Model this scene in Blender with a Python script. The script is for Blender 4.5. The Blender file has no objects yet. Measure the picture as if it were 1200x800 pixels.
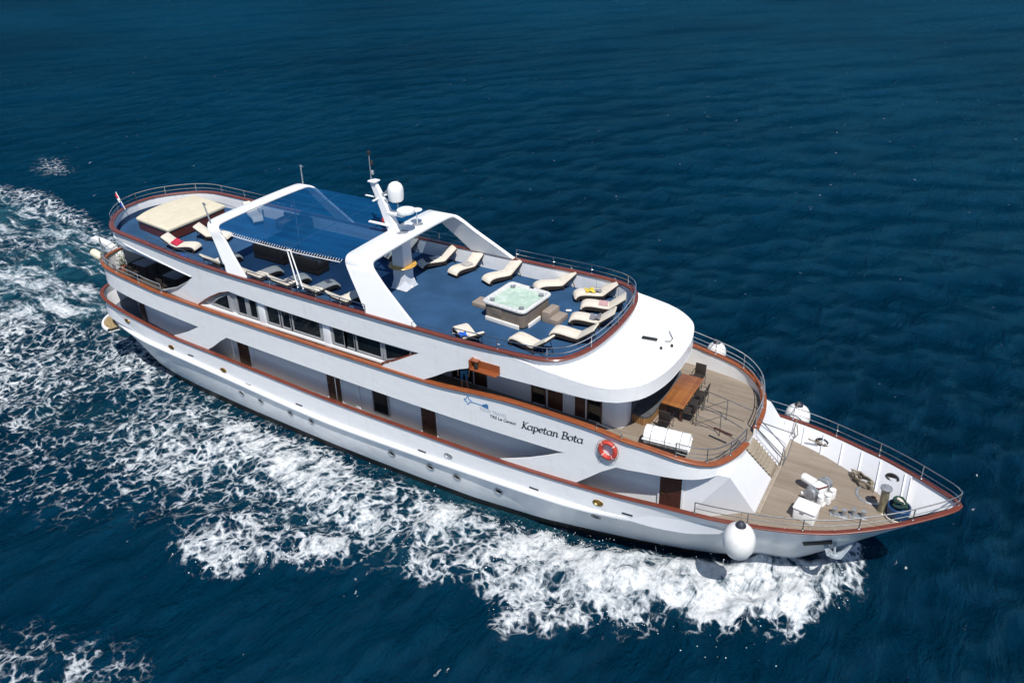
import bpy, bmesh, math, random
import numpy as np
from mathutils import Vector, Matrix
from mathutils.geometry import delaunay_2d_cdt
from mathutils.bvhtree import BVHTree

R = math.radians
random.seed(7)
scene = bpy.context.scene
COL = scene.collection
PI = math.pi

# ------------------------------------------------------------------ camera
cam_d = bpy.data.cameras.new('camera')
cam = bpy.data.objects.new('camera', cam_d)
COL.objects.link(cam)
f_, tilt, yaw, roll = 0.97392, 0.43249, -0.56157, -0.03306
Fv = Vector((math.sin(yaw)*math.cos(tilt), math.cos(yaw)*math.cos(tilt), -math.sin(tilt)))
R0 = Vector((math.cos(yaw), -math.sin(yaw), 0))
U0 = R0.cross(Fv)
Rv = R0*math.cos(roll) + U0*math.sin(roll)
Uv = -R0*math.sin(roll) + U0*math.cos(roll)
m = Matrix((Rv, Uv, -Fv)).transposed().to_4x4()
m.translation = Vector((22.4306, -27.1320, 26.0574))
cam.matrix_world = m
cam_d.sensor_width = 36
cam_d.lens = f_*1000/1200*36
cam_d.shift_x = 11.846/1200
cam_d.shift_y = -86.56/1200
cam_d.clip_start = 0.5
cam_d.clip_end = 9000
scene.camera = cam

# ------------------------------------------------------------------ light
SUN = Vector((.42, -.44, 1.0)).normalized()
world = bpy.data.worlds.new('World')
scene.world = world
world.use_nodes = True
wn = world.node_tree
bg = wn.nodes['Background']
sky = wn.nodes.new('ShaderNodeTexSky')
sky.sky_type = 'NISHITA'
sky.sun_disc = False
elev = math.asin(SUN.z)
sky.sun_elevation = elev
sky.sun_rotation = math.atan2(SUN.x, SUN.y)
sky.dust_density = 0.15; sky.air_density = .8
sky.ozone_density = 2.0
wn.links.new(sky.outputs[0], bg.inputs[0])
bg.inputs[1].default_value = 0.095
sl = bpy.data.lights.new('sun', 'SUN')
sl.energy = 4.5
sl.angle = R(0.5)
sl.color = (1.0, .965, .91)
sun = bpy.data.objects.new('sun', sl)
COL.objects.link(sun)
sun.rotation_euler = SUN.to_track_quat('Z', 'Y').to_euler()
sun.location = SUN*120
scene.view_settings.view_transform = 'Standard'
scene.view_settings.look = 'None'
scene.view_settings.exposure = 0.22
scene.view_settings.gamma = 1.0
scene.view_settings.use_curve_mapping = False
scene.cycles.max_bounces = 6
scene.cycles.transparent_max_bounces = 8

# ------------------------------------------------------------------ materials
class NT:
    def __init__(s, name):
        s.m = bpy.data.materials.new(name); s.m.use_nodes = True
        s.t = s.m.node_tree; s.b = s.t.nodes['Principled BSDF']
    def n(s, t, **k):
        o = s.t.nodes.new(t)
        for a, v in k.items(): setattr(o, a, v)
        return o
    def l(s, a, b): s.t.links.new(a, b)
    def coord(s, scale=(1, 1, 1), rot=(0, 0, 0), kind='Object'):
        tc = s.n('ShaderNodeTexCoord'); mp = s.n('ShaderNodeMapping')
        mp.inputs['Scale'].default_value = scale; mp.inputs['Rotation'].default_value = rot
        s.l(tc.outputs[kind], mp.inputs[0]); return mp.outputs[0]
    def noise(s, vec, scale, detail=4, rough=.55, dist=0):
        o = s.n('ShaderNodeTexNoise'); o.inputs['Scale'].default_value = scale
        o.inputs['Detail'].default_value = detail; o.inputs['Roughness'].default_value = rough
        o.inputs['Distortion'].default_value = dist
        if vec is not None: s.l(vec, o.inputs['Vector'])
        return o.outputs['Fac']
    def math(s, op, a, b=None, c=None, clamp=False):
        o = s.n('ShaderNodeMath', operation=op, use_clamp=clamp)
        for i, v in enumerate((a, b, c)):
            if v is None: continue
            if isinstance(v, (int, float)): o.inputs[i].default_value = v
            else: s.l(v, o.inputs[i])
        return o.outputs[0]
    def ramp(s, fac, lo, hi, a=0., b=1., smooth=True):
        o = s.n('ShaderNodeMapRange'); o.interpolation_type = 'SMOOTHSTEP' if smooth else 'LINEAR'
        for i, v in enumerate((fac, lo, hi, a, b)):
            if isinstance(v, (int, float)): o.inputs[i].default_value = v
            else: s.l(v, o.inputs[i])
        return o.outputs[0]
    def mix(s, fac, a, b):
        o = s.n('ShaderNodeMix', data_type='RGBA')
        if isinstance(fac, (int, float)): o.inputs[0].default_value = fac
        else: s.l(fac, o.inputs[0])
        for i, v in ((6, a), (7, b)):
            if isinstance(v, tuple): o.inputs[i].default_value = (*v[:3], 1)
            else: s.l(v, o.inputs[i])
        return o.outputs[2]
    def bump(s, h, strength=.3, dist=.02, normal=None):
        o = s.n('ShaderNodeBump'); o.inputs['Strength'].default_value = strength
        o.inputs['Distance'].default_value = dist; s.l(h, o.inputs['Height'])
        if normal is not None: s.l(normal, o.inputs['Normal'])
        return o.outputs[0]

def simple(name, col, rough=.5, metal=0., var=.15, vscale=3., bump=0., bscale=40., coat=0., stretch=(1, 1, 1), spec=.5):
    k = NT(name)
    v = k.coord(stretch)
    f = k.ramp(k.noise(v, vscale, 5), .3, .7)
    c2 = tuple(max(0, c*(1-var)) for c in col)
    k.l(k.mix(f, c2, tuple(min(1, c*(1+var*.4)) for c in col)), k.b.inputs['Base Color'])
    k.b.inputs['Roughness'].default_value = rough
    k.b.inputs['Metallic'].default_value = metal
    k.b.inputs['Coat Weight'].default_value = coat
    k.b.inputs['Specular IOR Level'].default_value = spec
    if bump: k.l(k.bump(k.noise(v, bscale, 3), bump, .02), k.b.inputs['Normal'])
    return k.m

def paint(name, col, wav=.12, grime=.10):
    k = NT(name); v = k.coord()
    a = k.ramp(k.noise(v, .7, 5, .6), .35, .75)
    vs = k.coord((2.2, 2.2, .25))
    st = k.ramp(k.noise(vs, 1.6, 6, .65), .52, .8)
    c = k.mix(k.math('MULTIPLY', a, .35), col, tuple(x*(1-grime*.7) for x in col))
    c = k.mix(k.math('MULTIPLY', st, .8), c, (col[0]*(1-grime), col[1]*(1-grime*1.3), col[2]*(1-grime*1.9)))
    k.l(c, k.b.inputs['Base Color'])
    k.b.inputs['Roughness'].default_value = .32
    k.b.inputs['Coat Weight'].default_value = .2
    k.l(k.bump(k.noise(k.coord((1, 1, 1.6)), 1.3, 3, .5), wav, .12), k.b.inputs['Normal'])
    return k.m

def planks(name, cols, width=.11, length=2.4, rough=.65, seam=(.06, .045, .035), rot=0., coat=0.):
    k = NT(name); v = k.coord(rot=(0, 0, rot))
    b = k.n('ShaderNodeTexBrick'); k.l(v, b.inputs['Vector'])
    b.offset = .37; b.inputs['Scale'].default_value = 1
    b.inputs['Brick Width'].default_value = length; b.inputs['Row Height'].default_value = width
    b.inputs['Mortar Size'].default_value = .006; b.inputs['Mortar Smooth'].default_value = .3
    b.inputs['Color1'].default_value = (*cols[0], 1); b.inputs['Color2'].default_value = (*cols[1], 1)
    b.inputs['Mortar'].default_value = (*seam, 1)
    vs = k.coord((.5, 9, 9), rot=(0, 0, rot)) ; g = k.ramp(k.noise(vs, 1.4, 6, .65), .3, .75)
    st = k.ramp(k.noise(k.coord((.35, 1.3, 1), rot=(0, 0, rot)), 1.1, 4), .35, .7)
    c = k.mix(k.math('MULTIPLY', g, .5), b.outputs['Color'], cols[2])
    c = k.mix(k.math('MULTIPLY', st, .35), c, cols[3])
    k.l(c, k.b.inputs['Base Color']); k.b.inputs['Roughness'].default_value = rough
    k.b.inputs['Coat Weight'].default_value = coat
    k.l(k.bump(k.math('SUBTRACT', g, b.outputs['Fac']), .25, .01), k.b.inputs['Normal'])
    return k.m

def varnish(name, col, dark):
    k = NT(name)
    g = k.ramp(k.noise(k.coord((1.2, 14, 14)), 1.6, 6, .65), .3, .72)
    b = k.ramp(k.noise(k.coord(), .55, 4), .35, .7)
    c = k.mix(g, dark, col); c = k.mix(k.math('MULTIPLY', b, .35), c, dark)
    k.l(c, k.b.inputs['Base Color']); k.b.inputs['Roughness'].default_value = .42
    k.b.inputs['Coat Weight'].default_value = .35; k.b.inputs['Coat Roughness'].default_value = .18
    return k.m

M = {}
M['white'] = paint('white_paint', (.81, .81, .815), .13, .09)
M['roof'] = paint('roof_paint', (.80, .80, .80), .05, .05)
M['wall'] = paint('cabin_paint', (.74, .75, .78), .06, .06)
M['wall_up'] = paint('upper_cabin_paint', (.74, .76, .80), .06, .06)
def seams():
    k = NT('panelled_bulwark_paint'); v = k.coord()
    sx = k.n('ShaderNodeSeparateXYZ'); k.l(v, sx.inputs[0])
    fr = k.math('FRACT', k.math('DIVIDE', sx.outputs[0], 1.15)); e = k.math('ABSOLUTE', k.math('SUBTRACT', fr, .5))
    ln = k.ramp(e, .478, .492)
    st = k.ramp(k.noise(k.coord((3, 3, .4)), 1.4, 5, .6), .45, .8)
    c = k.mix(k.math('MULTIPLY', st, .4), (.74, .76, .79), (.60, .61, .62))
    k.l(c, k.b.inputs['Base Color']); k.b.inputs['Roughness'].default_value = .3
    k.l(k.bump(ln, .6, .03), k.b.inputs['Normal']); return k.m
M['bulwark'] = seams()
M['boot'] = simple('boot_top_paint', (.035, .028, .024), .5, var=.5, vscale=1.5)
M['cap'] = varnish('red_brown_varnish', (.21, .050, .026), (.11, .024, .014))
M['cap_up'] = varnish('amber_varnish', (.34, .105, .030), (.19, .046, .018))
M['door'] = varnish('dark_mahogany', (.095, .028, .018), (.035, .010, .008))
M['table'] = planks('oiled_teak_table', [(.34, .125, .035), (.21, .068, .018), (.10, .03, .010), (.42, .19, .05)], .13, 3., .35, (.1, .03, .01), R(90), .4)
M['teak'] = planks('weathered_teak_deck', [(.27, .222, .172), (.225, .182, .138), (.15, .116, .086), (.33, .28, .228)])
M['step'] = planks('step_teak', [(.35, .30, .235), (.29, .245, .19), (.2, .165, .125), (.40, .35, .29)], .1, 1.2, .6, (.1, .07, .05), R(90))
M['carpet'] = simple('blue_deck_carpet', (.028, .078, .165), .95, var=.22, vscale=.7, bump=.25, bscale=60, spec=.1)
M['steel'] = simple('stainless_steel', (.62, .63, .64), .25, 1., .1, 4.)
M['rail_dark'] = simple('dull_steel_rail', (.26, .27, .28), .35, .8, .2, 6.)
M['glass'] = simple('dark_tinted_glass', (.010, .012, .014), .06, 0, .4, 1.5, spec=.6)
M['frame'] = simple('grey_window_frame', (.42, .43, .44), .4, .3, .1)
M['black'] = simple('black_plastic', (.015, .015, .016), .5, 0, .3)
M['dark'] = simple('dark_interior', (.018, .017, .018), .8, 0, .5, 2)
M['wicker'] = simple('dark_wicker', (.035, .026, .022), .7, 0, .6, 45, .5, 60)
M['cushion'] = simple('cream_cushion', (.66, .60, .51), .9, 0, .09, 5, .12, 14, spec=.2)
M['cushion_white'] = simple('white_cushion', (.76, .74, .70), .9, 0, .08, 5, .12, 14, spec=.2)
M['sunbed'] = simple('beige_sunbed_cushion', (.62, .56, .43), .9, 0, .07, 2, .15, 6, spec=.2)
M['grey_cushion'] = simple('charcoal_cushion', (.085, .088, .095), .9, 0, .2, 4, .15, 12, spec=.2)
M['steel_dark'] = simple('dark_metal', (.06, .06, .065), .4, .7, .3)
M['rubber_white'] = simple('white_fender_vinyl', (.80, .79, .77), .35, 0, .08, 4)
M['plastic_white'] = simple('white_fibreglass', (.80, .80, .79), .35, 0, .06, 5)
M['cream_plastic'] = simple('cream_fibreglass', (.72, .66, .50), .4, 0, .1, 5)
M['orange'] = simple('orange_life_ring', (.55, .055, .035), .5, 0, .2, 6)
M['reflect'] = simple('white_reflective_tape', (.7, .7, .7), .3, 0, .1)
M['brass'] = simple('brass', (.50, .30, .10), .3, 1., .3, 10)
M['rope'] = simple('old_rope', (.24, .20, .15), .95, 0, .5, 30, .6, 60)
M['tan'] = simple('grating_teak', (.36, .26, .13), .8, 0, .6, 18, .4, 25)
M['blue'] = simple('blue_plastic', (.012, .06, .16), .45, 0, .3, 5)
M['green'] = simple('dark_green_rope', (.012, .05, .04), .9, 0, .4, 20, .5, 50)
M['towel_navy'] = simple('navy_towel', (.03, .045, .09), .95, 0, .4, 20)
M['towel_yellow'] = simple('yellow_bag', (.65, .50, .06), .8, 0, .5, 14)
M['towel_pink'] = simple('faded_pink_towel', (.52, .33, .34), .95, 0, .25, 9)
M['towel_red'] = simple('crimson_towel', (.50, .02, .06), .95, 0, .4, 12)
M['towel_grey'] = simple('grey_clothes', (.20, .20, .23), .95, 0, .5, 14)
M['cyan'] = simple('bright_blue_plastic', (.01, .10, .50), .5, 0, .3, 8)
M['gold'] = simple('amber_varnished_top', (.62, .33, .05), .3, 0, .2, 6, coat=.4)
M['tubcab'] = planks('grey_brown_cabinet', [(.20, .165, .135), (.17, .14, .115), (.13, .105, .085), (.23, .19, .16)], .09, 3., .7)
M['tubstep'] = simple('grey_brown_step', (.30, .245, .20), .75, 0, .25, 8, stretch=(6, 1, 1))
M['tubshell'] = simple('marbled_acrylic', (.62, .62, .61), .2, 0, .18, 9, coat=.3)
M['skin'] = simple('skin', (.42, .24, .16), .6, 0, .1)
M['cloth_dark'] = simple('dark_shirt', (.025, .03, .04), .9, 0, .3, 15)
M['cloth_blue'] = simple('blue_shorts', (.05, .22, .42), .9, 0, .3, 15)
M['hair'] = simple('dark_hair', (.02, .014, .01), .8, 0, .4, 30)
M['red'] = simple('red_cloth', (.55, .02, .03), .9, 0, .2)
M['flagwhite'] = simple('white_cloth', (.75, .75, .75), .9, 0, .1)
M['flagblue'] = simple('flag_blue_cloth', (.02, .06, .35), .9, 0, .1)
M['leaf'] = simple('plant_leaf', (.05, .12, .03), .7, 0, .5, 20)
M['terracotta'] = simple('terracotta', (.35, .12, .06), .8, 0, .3)
M['ink'] = simple('dark_ink', (.012, .018, .03), .5, 0, .1)
M['ink_blue'] = simple('blue_ink', (.05, .17, .38), .5, 0, .1)
M['ink_grey'] = simple('grey_ink', (.50, .54, .60), .5, 0, .1)
M['galv'] = simple('galvanised_steel', (.42, .44, .46), .5, .6, .3, 8)
M['anchor'] = simple('pale_anchor_paint', (.34, .38, .42), .5, 0, .3, 6)
M['bollard'] = simple('worn_bronze_post', (.30, .27, .18), .45, .3, .4, 7, stretch=(1, 1, .4))

def awning_mat():
    k = NT('blue_awning_mesh')
    f = k.ramp(k.noise(k.coord((.25, 2.2, 1)), 1.2, 4), .3, .7)
    c = k.mix(f, (.003, .075, .215), (.005, .105, .28))
    d = k.n('ShaderNodeBsdfDiffuse'); k.l(c, d.inputs[0])
    tl = k.n('ShaderNodeBsdfTranslucent'); k.l(c, tl.inputs[0])
    a = k.n('ShaderNodeMixShader'); a.inputs[0].default_value = .35
    k.l(d.outputs[0], a.inputs[1]); k.l(tl.outputs[0], a.inputs[2])
    gl = k.n('ShaderNodeBsdfGlossy'); gl.inputs['Roughness'].default_value = .45
    a2 = k.n('ShaderNodeMixShader'); a2.inputs[0].default_value = .02
    k.l(a.outputs[0], a2.inputs[1]); k.l(gl.outputs[0], a2.inputs[2])
    tr = k.n('ShaderNodeBsdfTransparent'); tr.inputs[0].default_value = (.72, .86, 1, 1)
    w = k.n('ShaderNodeMixShader'); w.inputs[0].default_value = .32
    k.l(a2.outputs[0], w.inputs[1]); k.l(tr.outputs[0], w.inputs[2])
    k.l(w.outputs[0], k.t.nodes['Material Output'].inputs[0])
    return k.m
M['awning'] = awning_mat()

def tubwater():
    k = NT('bubbling_water'); v = k.coord()
    f = k.ramp(k.noise(v, 3.2, 6, .65, 1.2), .42, .66)
    k.l(k.mix(f, (.40, .53, .43), (.55, .66, .58)), k.b.inputs['Base Color'])
    k.b.inputs['Roughness'].default_value = .12
    k.l(k.bump(k.noise(v, 7, 5), .5, .05), k.b.inputs['Normal'])
    return k.m
M['tubwater'] = tubwater()

def sea_mat():
    k = NT('sea_water'); v = k.coord()
    fo = k.n('ShaderNodeAttribute', attribute_name='foam').outputs['Fac']
    ae = k.n('ShaderNodeAttribute', attribute_name='aer').outputs['Fac']
    big = k.ramp(k.noise(v, .018, 5), .32, .68)
    deep = k.mix(big, (.0003, .0240, .052), (.0005, .0390, .082))
    an = k.ramp(k.noise(v, .8, 6, .65, .6), .3, .72)
    aw = k.math('MULTIPLY', ae, k.math('MULTIPLY_ADD', an, .75, .25))
    body = k.mix(aw, deep, (.030, .150, .200))
    # foam pattern: clumps + lace
    warp = k.n('ShaderNodeTexNoise'); warp.inputs['Scale'].default_value = .9; warp.inputs['Detail'].default_value = 4
    k.l(v, warp.inputs['Vector'])
    wv = k.n('ShaderNodeVectorMath', operation='MULTIPLY_ADD')
    k.l(warp.outputs['Color'], wv.inputs[0]); wv.inputs[1].default_value = (1.1, 1.1, 1.1); k.l(v, wv.inputs[2])
    def lace(sc, w):
        o = k.n('ShaderNodeTexVoronoi', feature='DISTANCE_TO_EDGE'); o.inputs['Scale'].default_value = sc
        k.l(wv.outputs[0], o.inputs['Vector'])
        return k.ramp(o.outputs['Distance'], 0, w, 1, 0)
    l1 = lace(1.15, .26); l2 = lace(2.9, .30)
    n1 = k.ramp(k.noise(v, .55, 3, .5), .3, .7, 0, 1, False)
    n2 = k.ramp(k.noise(wv.outputs[0], 2.6, 9, .72), .3, .7, 0, 1, False)
    pat = k.math('ADD', k.math('MULTIPLY', l1, .24), k.math('MULTIPLY', l2, .24))
    pat = k.math('ADD', pat, k.math('MULTIPLY', n2, .40))
    pat = k.math('ADD', pat, k.math('MULTIPLY', n1, .14))
    cl = k.ramp(k.noise(k.coord((1.35, .62, 1), (0, 0, R(-25))), 1.25, 10, .68, .9), .30, .70, 0, 1, False)
    ck = k.ramp(k.noise(k.coord((.40, 1.25, 1), (0, 0, R(4))), .75, 9, .66, 1.1), .30, .70, 0, 1, False)
    hi = k.ramp(fo, .55, .85)
    mp = k.n('ShaderNodeMix', data_type='FLOAT'); k.l(hi, mp.inputs[0]); k.l(pat, mp.inputs[2]); k.l(k.math('MULTIPLY_ADD', cl, .74, k.math('MULTIPLY', pat, .30)), mp.inputs[3])
    stn = k.math('MULTIPLY', k.ramp(ae, .15, .6), .72)
    mp2 = k.n('ShaderNodeMix', data_type='FLOAT'); k.l(stn, mp2.inputs[0]); k.l(mp.outputs[0], mp2.inputs[2]); k.l(ck, mp2.inputs[3])
    pat = mp2.outputs[0]
    thr = k.math('MULTIPLY_ADD', fo, -.54, .815)
    mask = k.ramp(k.math('SUBTRACT', pat, thr), -.17, .31)
    gate = k.ramp(fo, .02, .12)
    mask = k.math('MULTIPLY', mask, gate)
    fine = k.ramp(k.noise(v, 4.0, 8, .75), .28, .70, .34, 1.10)
    mask = k.math('MULTIPLY', mask, k.math('MULTIPLY_ADD', fo, .25, fine), clamp=True)
    # little flecks of broken water everywhere
    fl = k.noise(k.coord((1, 1, 1), (0, 0, R(-58))), 1.25, 3, .5)
    fl2 = k.noise(k.coord((2.2, .8, 1), (0, 0, R(32))), 2.6, 4, .6)
    flk = k.math('MULTIPLY', k.ramp(fl, .68, .73), k.ramp(fl2, .58, .66))
    mask = k.math('MAXIMUM', mask, k.math('MULTIPLY', flk, .55))
    col = k.mix(mask, body, (.64, .66, .675))
    # ripples: crests run at ~58 deg in plan
    c1 = k.coord((1.0, .38, 1), (0, 0, R(32)))
    c2 = k.coord((1.0, .45, 1), (0, 0, R(50)))
    h = k.math('ADD', k.math('MULTIPLY', k.noise(c1, .9, 9, .68, .5), 1.1), k.math('MULTIPLY', k.noise(c2, 2.6, 7, .68, .4), .42))
    c3 = k.coord((1.0, .42, 1), (0, 0, R(28)))
    h = k.math('ADD', h, k.math('MULTIPLY', k.noise(c3, .40, 6, .65, .6), .95))
    hb = k.bump(h, 1.0, 1.5)
    hf = k.bump(k.math('ADD', mask, k.math('MULTIPLY', k.noise(v, 4.5, 8, .7), .6)), .4, .12, k.bump(h, .5, .35))
    mixn = k.n('ShaderNodeMix', data_type='VECTOR'); k.l(k.ramp(mask, .05, .55), mixn.inputs[0])
    k.l(hb, mixn.inputs[4]); k.l(hf, mixn.inputs[5])
    N = mixn.outputs[1]
    df = k.n('ShaderNodeBsdfDiffuse'); k.l(col, df.inputs['Color']); k.l(N, df.inputs['Normal'])
    gl = k.n('ShaderNodeBsdfGlossy'); gl.inputs['Color'].default_value = (.18, .58, .92, 1); gl.inputs['Roughness'].default_value = .14; k.l(N, gl.inputs['Normal'])
    fr = k.n('ShaderNodeFresnel'); fr.inputs['IOR'].default_value = 1.333; k.l(N, fr.inputs['Normal'])
    fac = k.math('MINIMUM', k.math('MULTIPLY', fr.outputs[0], .62), .15)      # choppy, self-shadowing water mirrors little sky
    fac = k.math('MULTIPLY', fac, k.math('SUBTRACT', 1., k.math('MULTIPLY', mask, .9)))
    mx = k.n('ShaderNodeMixShader'); k.l(fac, mx.inputs[0]); k.l(df.outputs[0], mx.inputs[1]); k.l(gl.outputs[0], mx.inputs[2])
    k.l(mx.outputs[0], k.t.nodes['Material Output'].inputs[0])
    k.t.nodes.remove(k.b)
    return k.m
M['sea'] = sea_mat()

# ------------------------------------------------------------------ mesh helpers
class MB:
    def __init__(s): s.v = []; s.f = []; s.mi = []; s.cur = 0
    def add(s, vs, fs):
        o = len(s.v); s.v += [tuple(p) for p in vs]
        for f in fs: s.f.append(tuple(i+o for i in f)); s.mi.append(s.cur)
        return s
    def box(s, c, d, rz=0, rot=None, taper=None):
        x, y, z = d[0]/2, d[1]/2, d[2]/2
        vs = []
        for sz in (-1, 1):
            t = 1 if (taper is None or sz < 0) else taper
            for sx, sy in ((-1, -1), (1, -1), (1, 1), (-1, 1)): vs.append(Vector((sx*x*t, sy*y*t, sz*z)))
        mt = rot if rot is not None else Matrix.Rotation(rz, 3, 'Z')
        vs = [mt @ p + Vector(c) for p in vs]
        return s.add(vs, [(3, 2, 1, 0), (4, 5, 6, 7), (0, 1, 5, 4), (1, 2, 6, 5), (2, 3, 7, 6), (3, 0, 4, 7)])
    def rbox(s, c, d, r=.03, rz=0, seg=3, rot=None):
        bm = bmesh.new(); bmesh.ops.create_cube(bm, size=1)
        for p in bm.verts: p.co = Vector((p.co.x*d[0], p.co.y*d[1], p.co.z*d[2]))
        bmesh.ops.bevel(bm, geom=list(bm.edges), offset=min(r, min(d)*.49), segments=seg, affect='EDGES', profile=.5)
        mt = rot if rot is not None else Matrix.Rotation(rz, 3, 'Z')
        bm.verts.index_update()
        s.add([mt @ p.co + Vector(c) for p in bm.verts], [[q.index for q in f.verts] for f in bm.faces]); bm.free(); return s
    def tube(s, pts, r, seg=8, closed=False, cap=True):
        pts = [Vector(p) for p in pts]; n = len(pts)
        rr = r if isinstance(r, (list, tuple)) else [r]*n
        up = None; vs = []
        for i in range(n):
            a = pts[(i-1) % n] if (closed or i > 0) else pts[i]
            b = pts[(i+1) % n] if (closed or i < n-1) else pts[i]
            t = (b-a); t = t.normalized() if t.length > 1e-9 else Vector((0, 0, 1))
            if up is None:
                up = Vector((0, 0, 1)) if abs(t.z) < .9 else Vector((1, 0, 0))
            up = up - t*up.dot(t)
            if up.length < 1e-6: up = t.orthogonal()
            up.normalize(); sd = t.cross(up)
            for k in range(seg):
                an = 2*PI*k/seg; vs.append(pts[i] + (up*math.cos(an) + sd*math.sin(an))*rr[i])
        fs = []
        for i in range(n if closed else n-1):
            j = (i+1) % n
            for k in range(seg):
                l = (k+1) % seg
                fs.append((i*seg+k, j*seg+k, j*seg+l, i*seg+l)[::-1])
        if cap and not closed:
            fs.append(tuple(range(seg))); fs.append(tuple((n-1)*seg+k for k in reversed(range(seg))))
        return s.add(vs, fs)
    def lathe(s, prof, seg=20, mt=None):
        mt = mt or Matrix.Identity(4); vs = []; n = len(prof)
        for r, z in prof:
            for k in range(seg):
                a = 2*PI*k/seg; vs.append(mt @ Vector((r*math.cos(a), r*math.sin(a), z)))
        fs = []
        for i in range(n-1):
            for k in range(seg):
                l = (k+1) % seg; fs.append((i*seg+k, i*seg+l, (i+1)*seg+l, (i+1)*seg+k))
        if prof[0][0] > 1e-5: fs.append(tuple(reversed(range(seg))))
        if prof[-1][0] > 1e-5: fs.append(tuple((n-1)*seg+k for k in range(seg)))
        return s.add(vs, fs)
    def prism(s, poly, z0, z1, mt=None):
        mt = mt or Matrix.Identity(4); n = len(poly)
        vs = [mt @ Vector((*p, z0)) for p in poly] + [mt @ Vector((*p, z1)) for p in poly]
        fs = [tuple(reversed(range(n))), tuple(range(n, 2*n))] + [(i, (i+1) % n, n+(i+1) % n, n+i) for i in range(n)]
        return s.add(vs, fs)
    def rings(s, rows, closed=False):
        n = len(rows[0]); vs = [p for r in rows for p in r]; fs = []
        for i in range(len(rows)-1):
            for k in range(n if closed else n-1):
                l = (k+1) % n; fs.append((i*n+k, i*n+l, (i+1)*n+l, (i+1)*n+k))
        return s.add(vs, fs)
    def ell(s, c, r, seg=16, rot=None):
        prof = [(math.sin(PI*i/10), -math.cos(PI*i/10)) for i in range(11)]
        mt = Matrix.Translation(Vector(c)) @ (rot.to_4x4() if rot else Matrix.Identity(4)) @ Matrix.Diagonal((*r, 1))
        return s.lathe([(max(a, 1e-6), b) for a, b in prof], seg, mt)
    def build(s, name, mat, parent=None, smooth=True, ang=38, recalc=True):
        me = bpy.data.meshes.new(name); me.from_pydata([tuple(p) for p in s.v], [], s.f)
        for mm in (mat if isinstance(mat, (list, tuple)) else [mat]): me.materials.append(mm)
        if any(s.mi): me.polygons.foreach_set('material_index', s.mi)
        if recalc:
            bm = bmesh.new(); bm.from_mesh(me)
            bmesh.ops.remove_doubles(bm, verts=bm.verts, dist=1e-5)
            bmesh.ops.recalc_face_normals(bm, faces=bm.faces); bm.to_mesh(me); bm.free()
        if smooth:
            me.polygons.foreach_set('use_smooth', [True]*len(me.polygons)); me.set_sharp_from_angle(angle=R(ang))
        o = bpy.data.objects.new(name, me); COL.objects.link(o)
        if parent is not None: o.parent = parent
        return o

def tag(o, label=None, cat=None, group=None, kind=None):
    for a, b in (('label', label), ('category', cat), ('group', group), ('kind', kind)):
        if b: o[a] = b
    return o

def thing(name, label, cat, loc=(0, 0, 0), rz=0, group=None):
    o = bpy.data.objects.new(name, None); COL.objects.link(o); o.empty_display_size = .2
    o.location = loc; o.rotation_euler = (0, 0, rz)
    return tag(o, label, cat, group)

def dup(root, loc, rz, label):
    def cp(o, par):
        c = o.copy(); COL.objects.link(c); c.parent = par
        for ch in list(o.children): cp(ch, c)
        return c
    r = cp(root, None); r.location = loc; r.rotation_euler = (0, 0, rz); r['label'] = label
    return r

def crom(pts, n=14):
    P = [np.array(p, float) for p in pts]; out = []
    for i in range(len(P)-1):
        a = P[max(i-1, 0)]; b = P[i]; c = P[i+1]; d = P[min(i+2, len(P)-1)]
        ch = max(np.linalg.norm(c-b), 1e-6)
        m1 = (c-a)/max(np.linalg.norm(c-b)+np.linalg.norm(b-a), 1e-6)*ch
        m2 = (d-b)/max(np.linalg.norm(d-c)+np.linalg.norm(c-b), 1e-6)*ch
        k = max(2, min(n, int(ch/.12)+2))
        for j in range(k):
            t = j/k
            out.append((2*t**3-3*t*t+1)*b + (t**3-2*t*t+t)*m1 + (-2*t**3+3*t*t)*c + (t**3-t*t)*m2)
    out.append(P[-1]); return np.array(out)

def tab(pts):
    d = crom(pts); xs, zs = d[:, 0], d[:, 1]
    return lambda x: float(np.interp(x, xs, zs))

class Plan:
    """half outline of one level, from the stern centre round to the bow centre (y = half beam)"""
    def __init__(s, pts):
        s.p = crom(pts); s.u = np.r_[0, np.cumsum(np.hypot(*np.diff(s.p, axis=0).T))]; s.U = float(s.u[-1])
    def at(s, u, inset=0., side=-1):
        u = min(max(u, 0), s.U)
        x = np.interp(u, s.u, s.p[:, 0]); y = np.interp(u, s.u, s.p[:, 1])
        e = .05; a = max(u-e, 0); b = min(u+e, s.U)
        tx = np.interp(b, s.u, s.p[:, 0])-np.interp(a, s.u, s.p[:, 0]); ty = np.interp(b, s.u, s.p[:, 1])-np.interp(a, s.u, s.p[:, 1])
        if u < e: tx, ty = 0, 1
        if u > s.U-e: tx, ty = 0, -1
        L = math.hypot(tx, ty); nx, ny = -ty/L, tx/L      # outward normal in the (x, +y) half plane
        return Vector((x - nx*inset, side*max(0, (y - ny*inset)), 0)), Vector((nx, side*ny, 0))
    def ux(s, x):      # u of a point on the long side
        return float(np.interp(x, s.p[:, 0], s.u)) if x > s.p[0, 0] else 0.
    def hb(s, x): return float(np.interp(x, np.maximum.accumulate(s.p[:, 0]), s.p[:, 1]))

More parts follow.
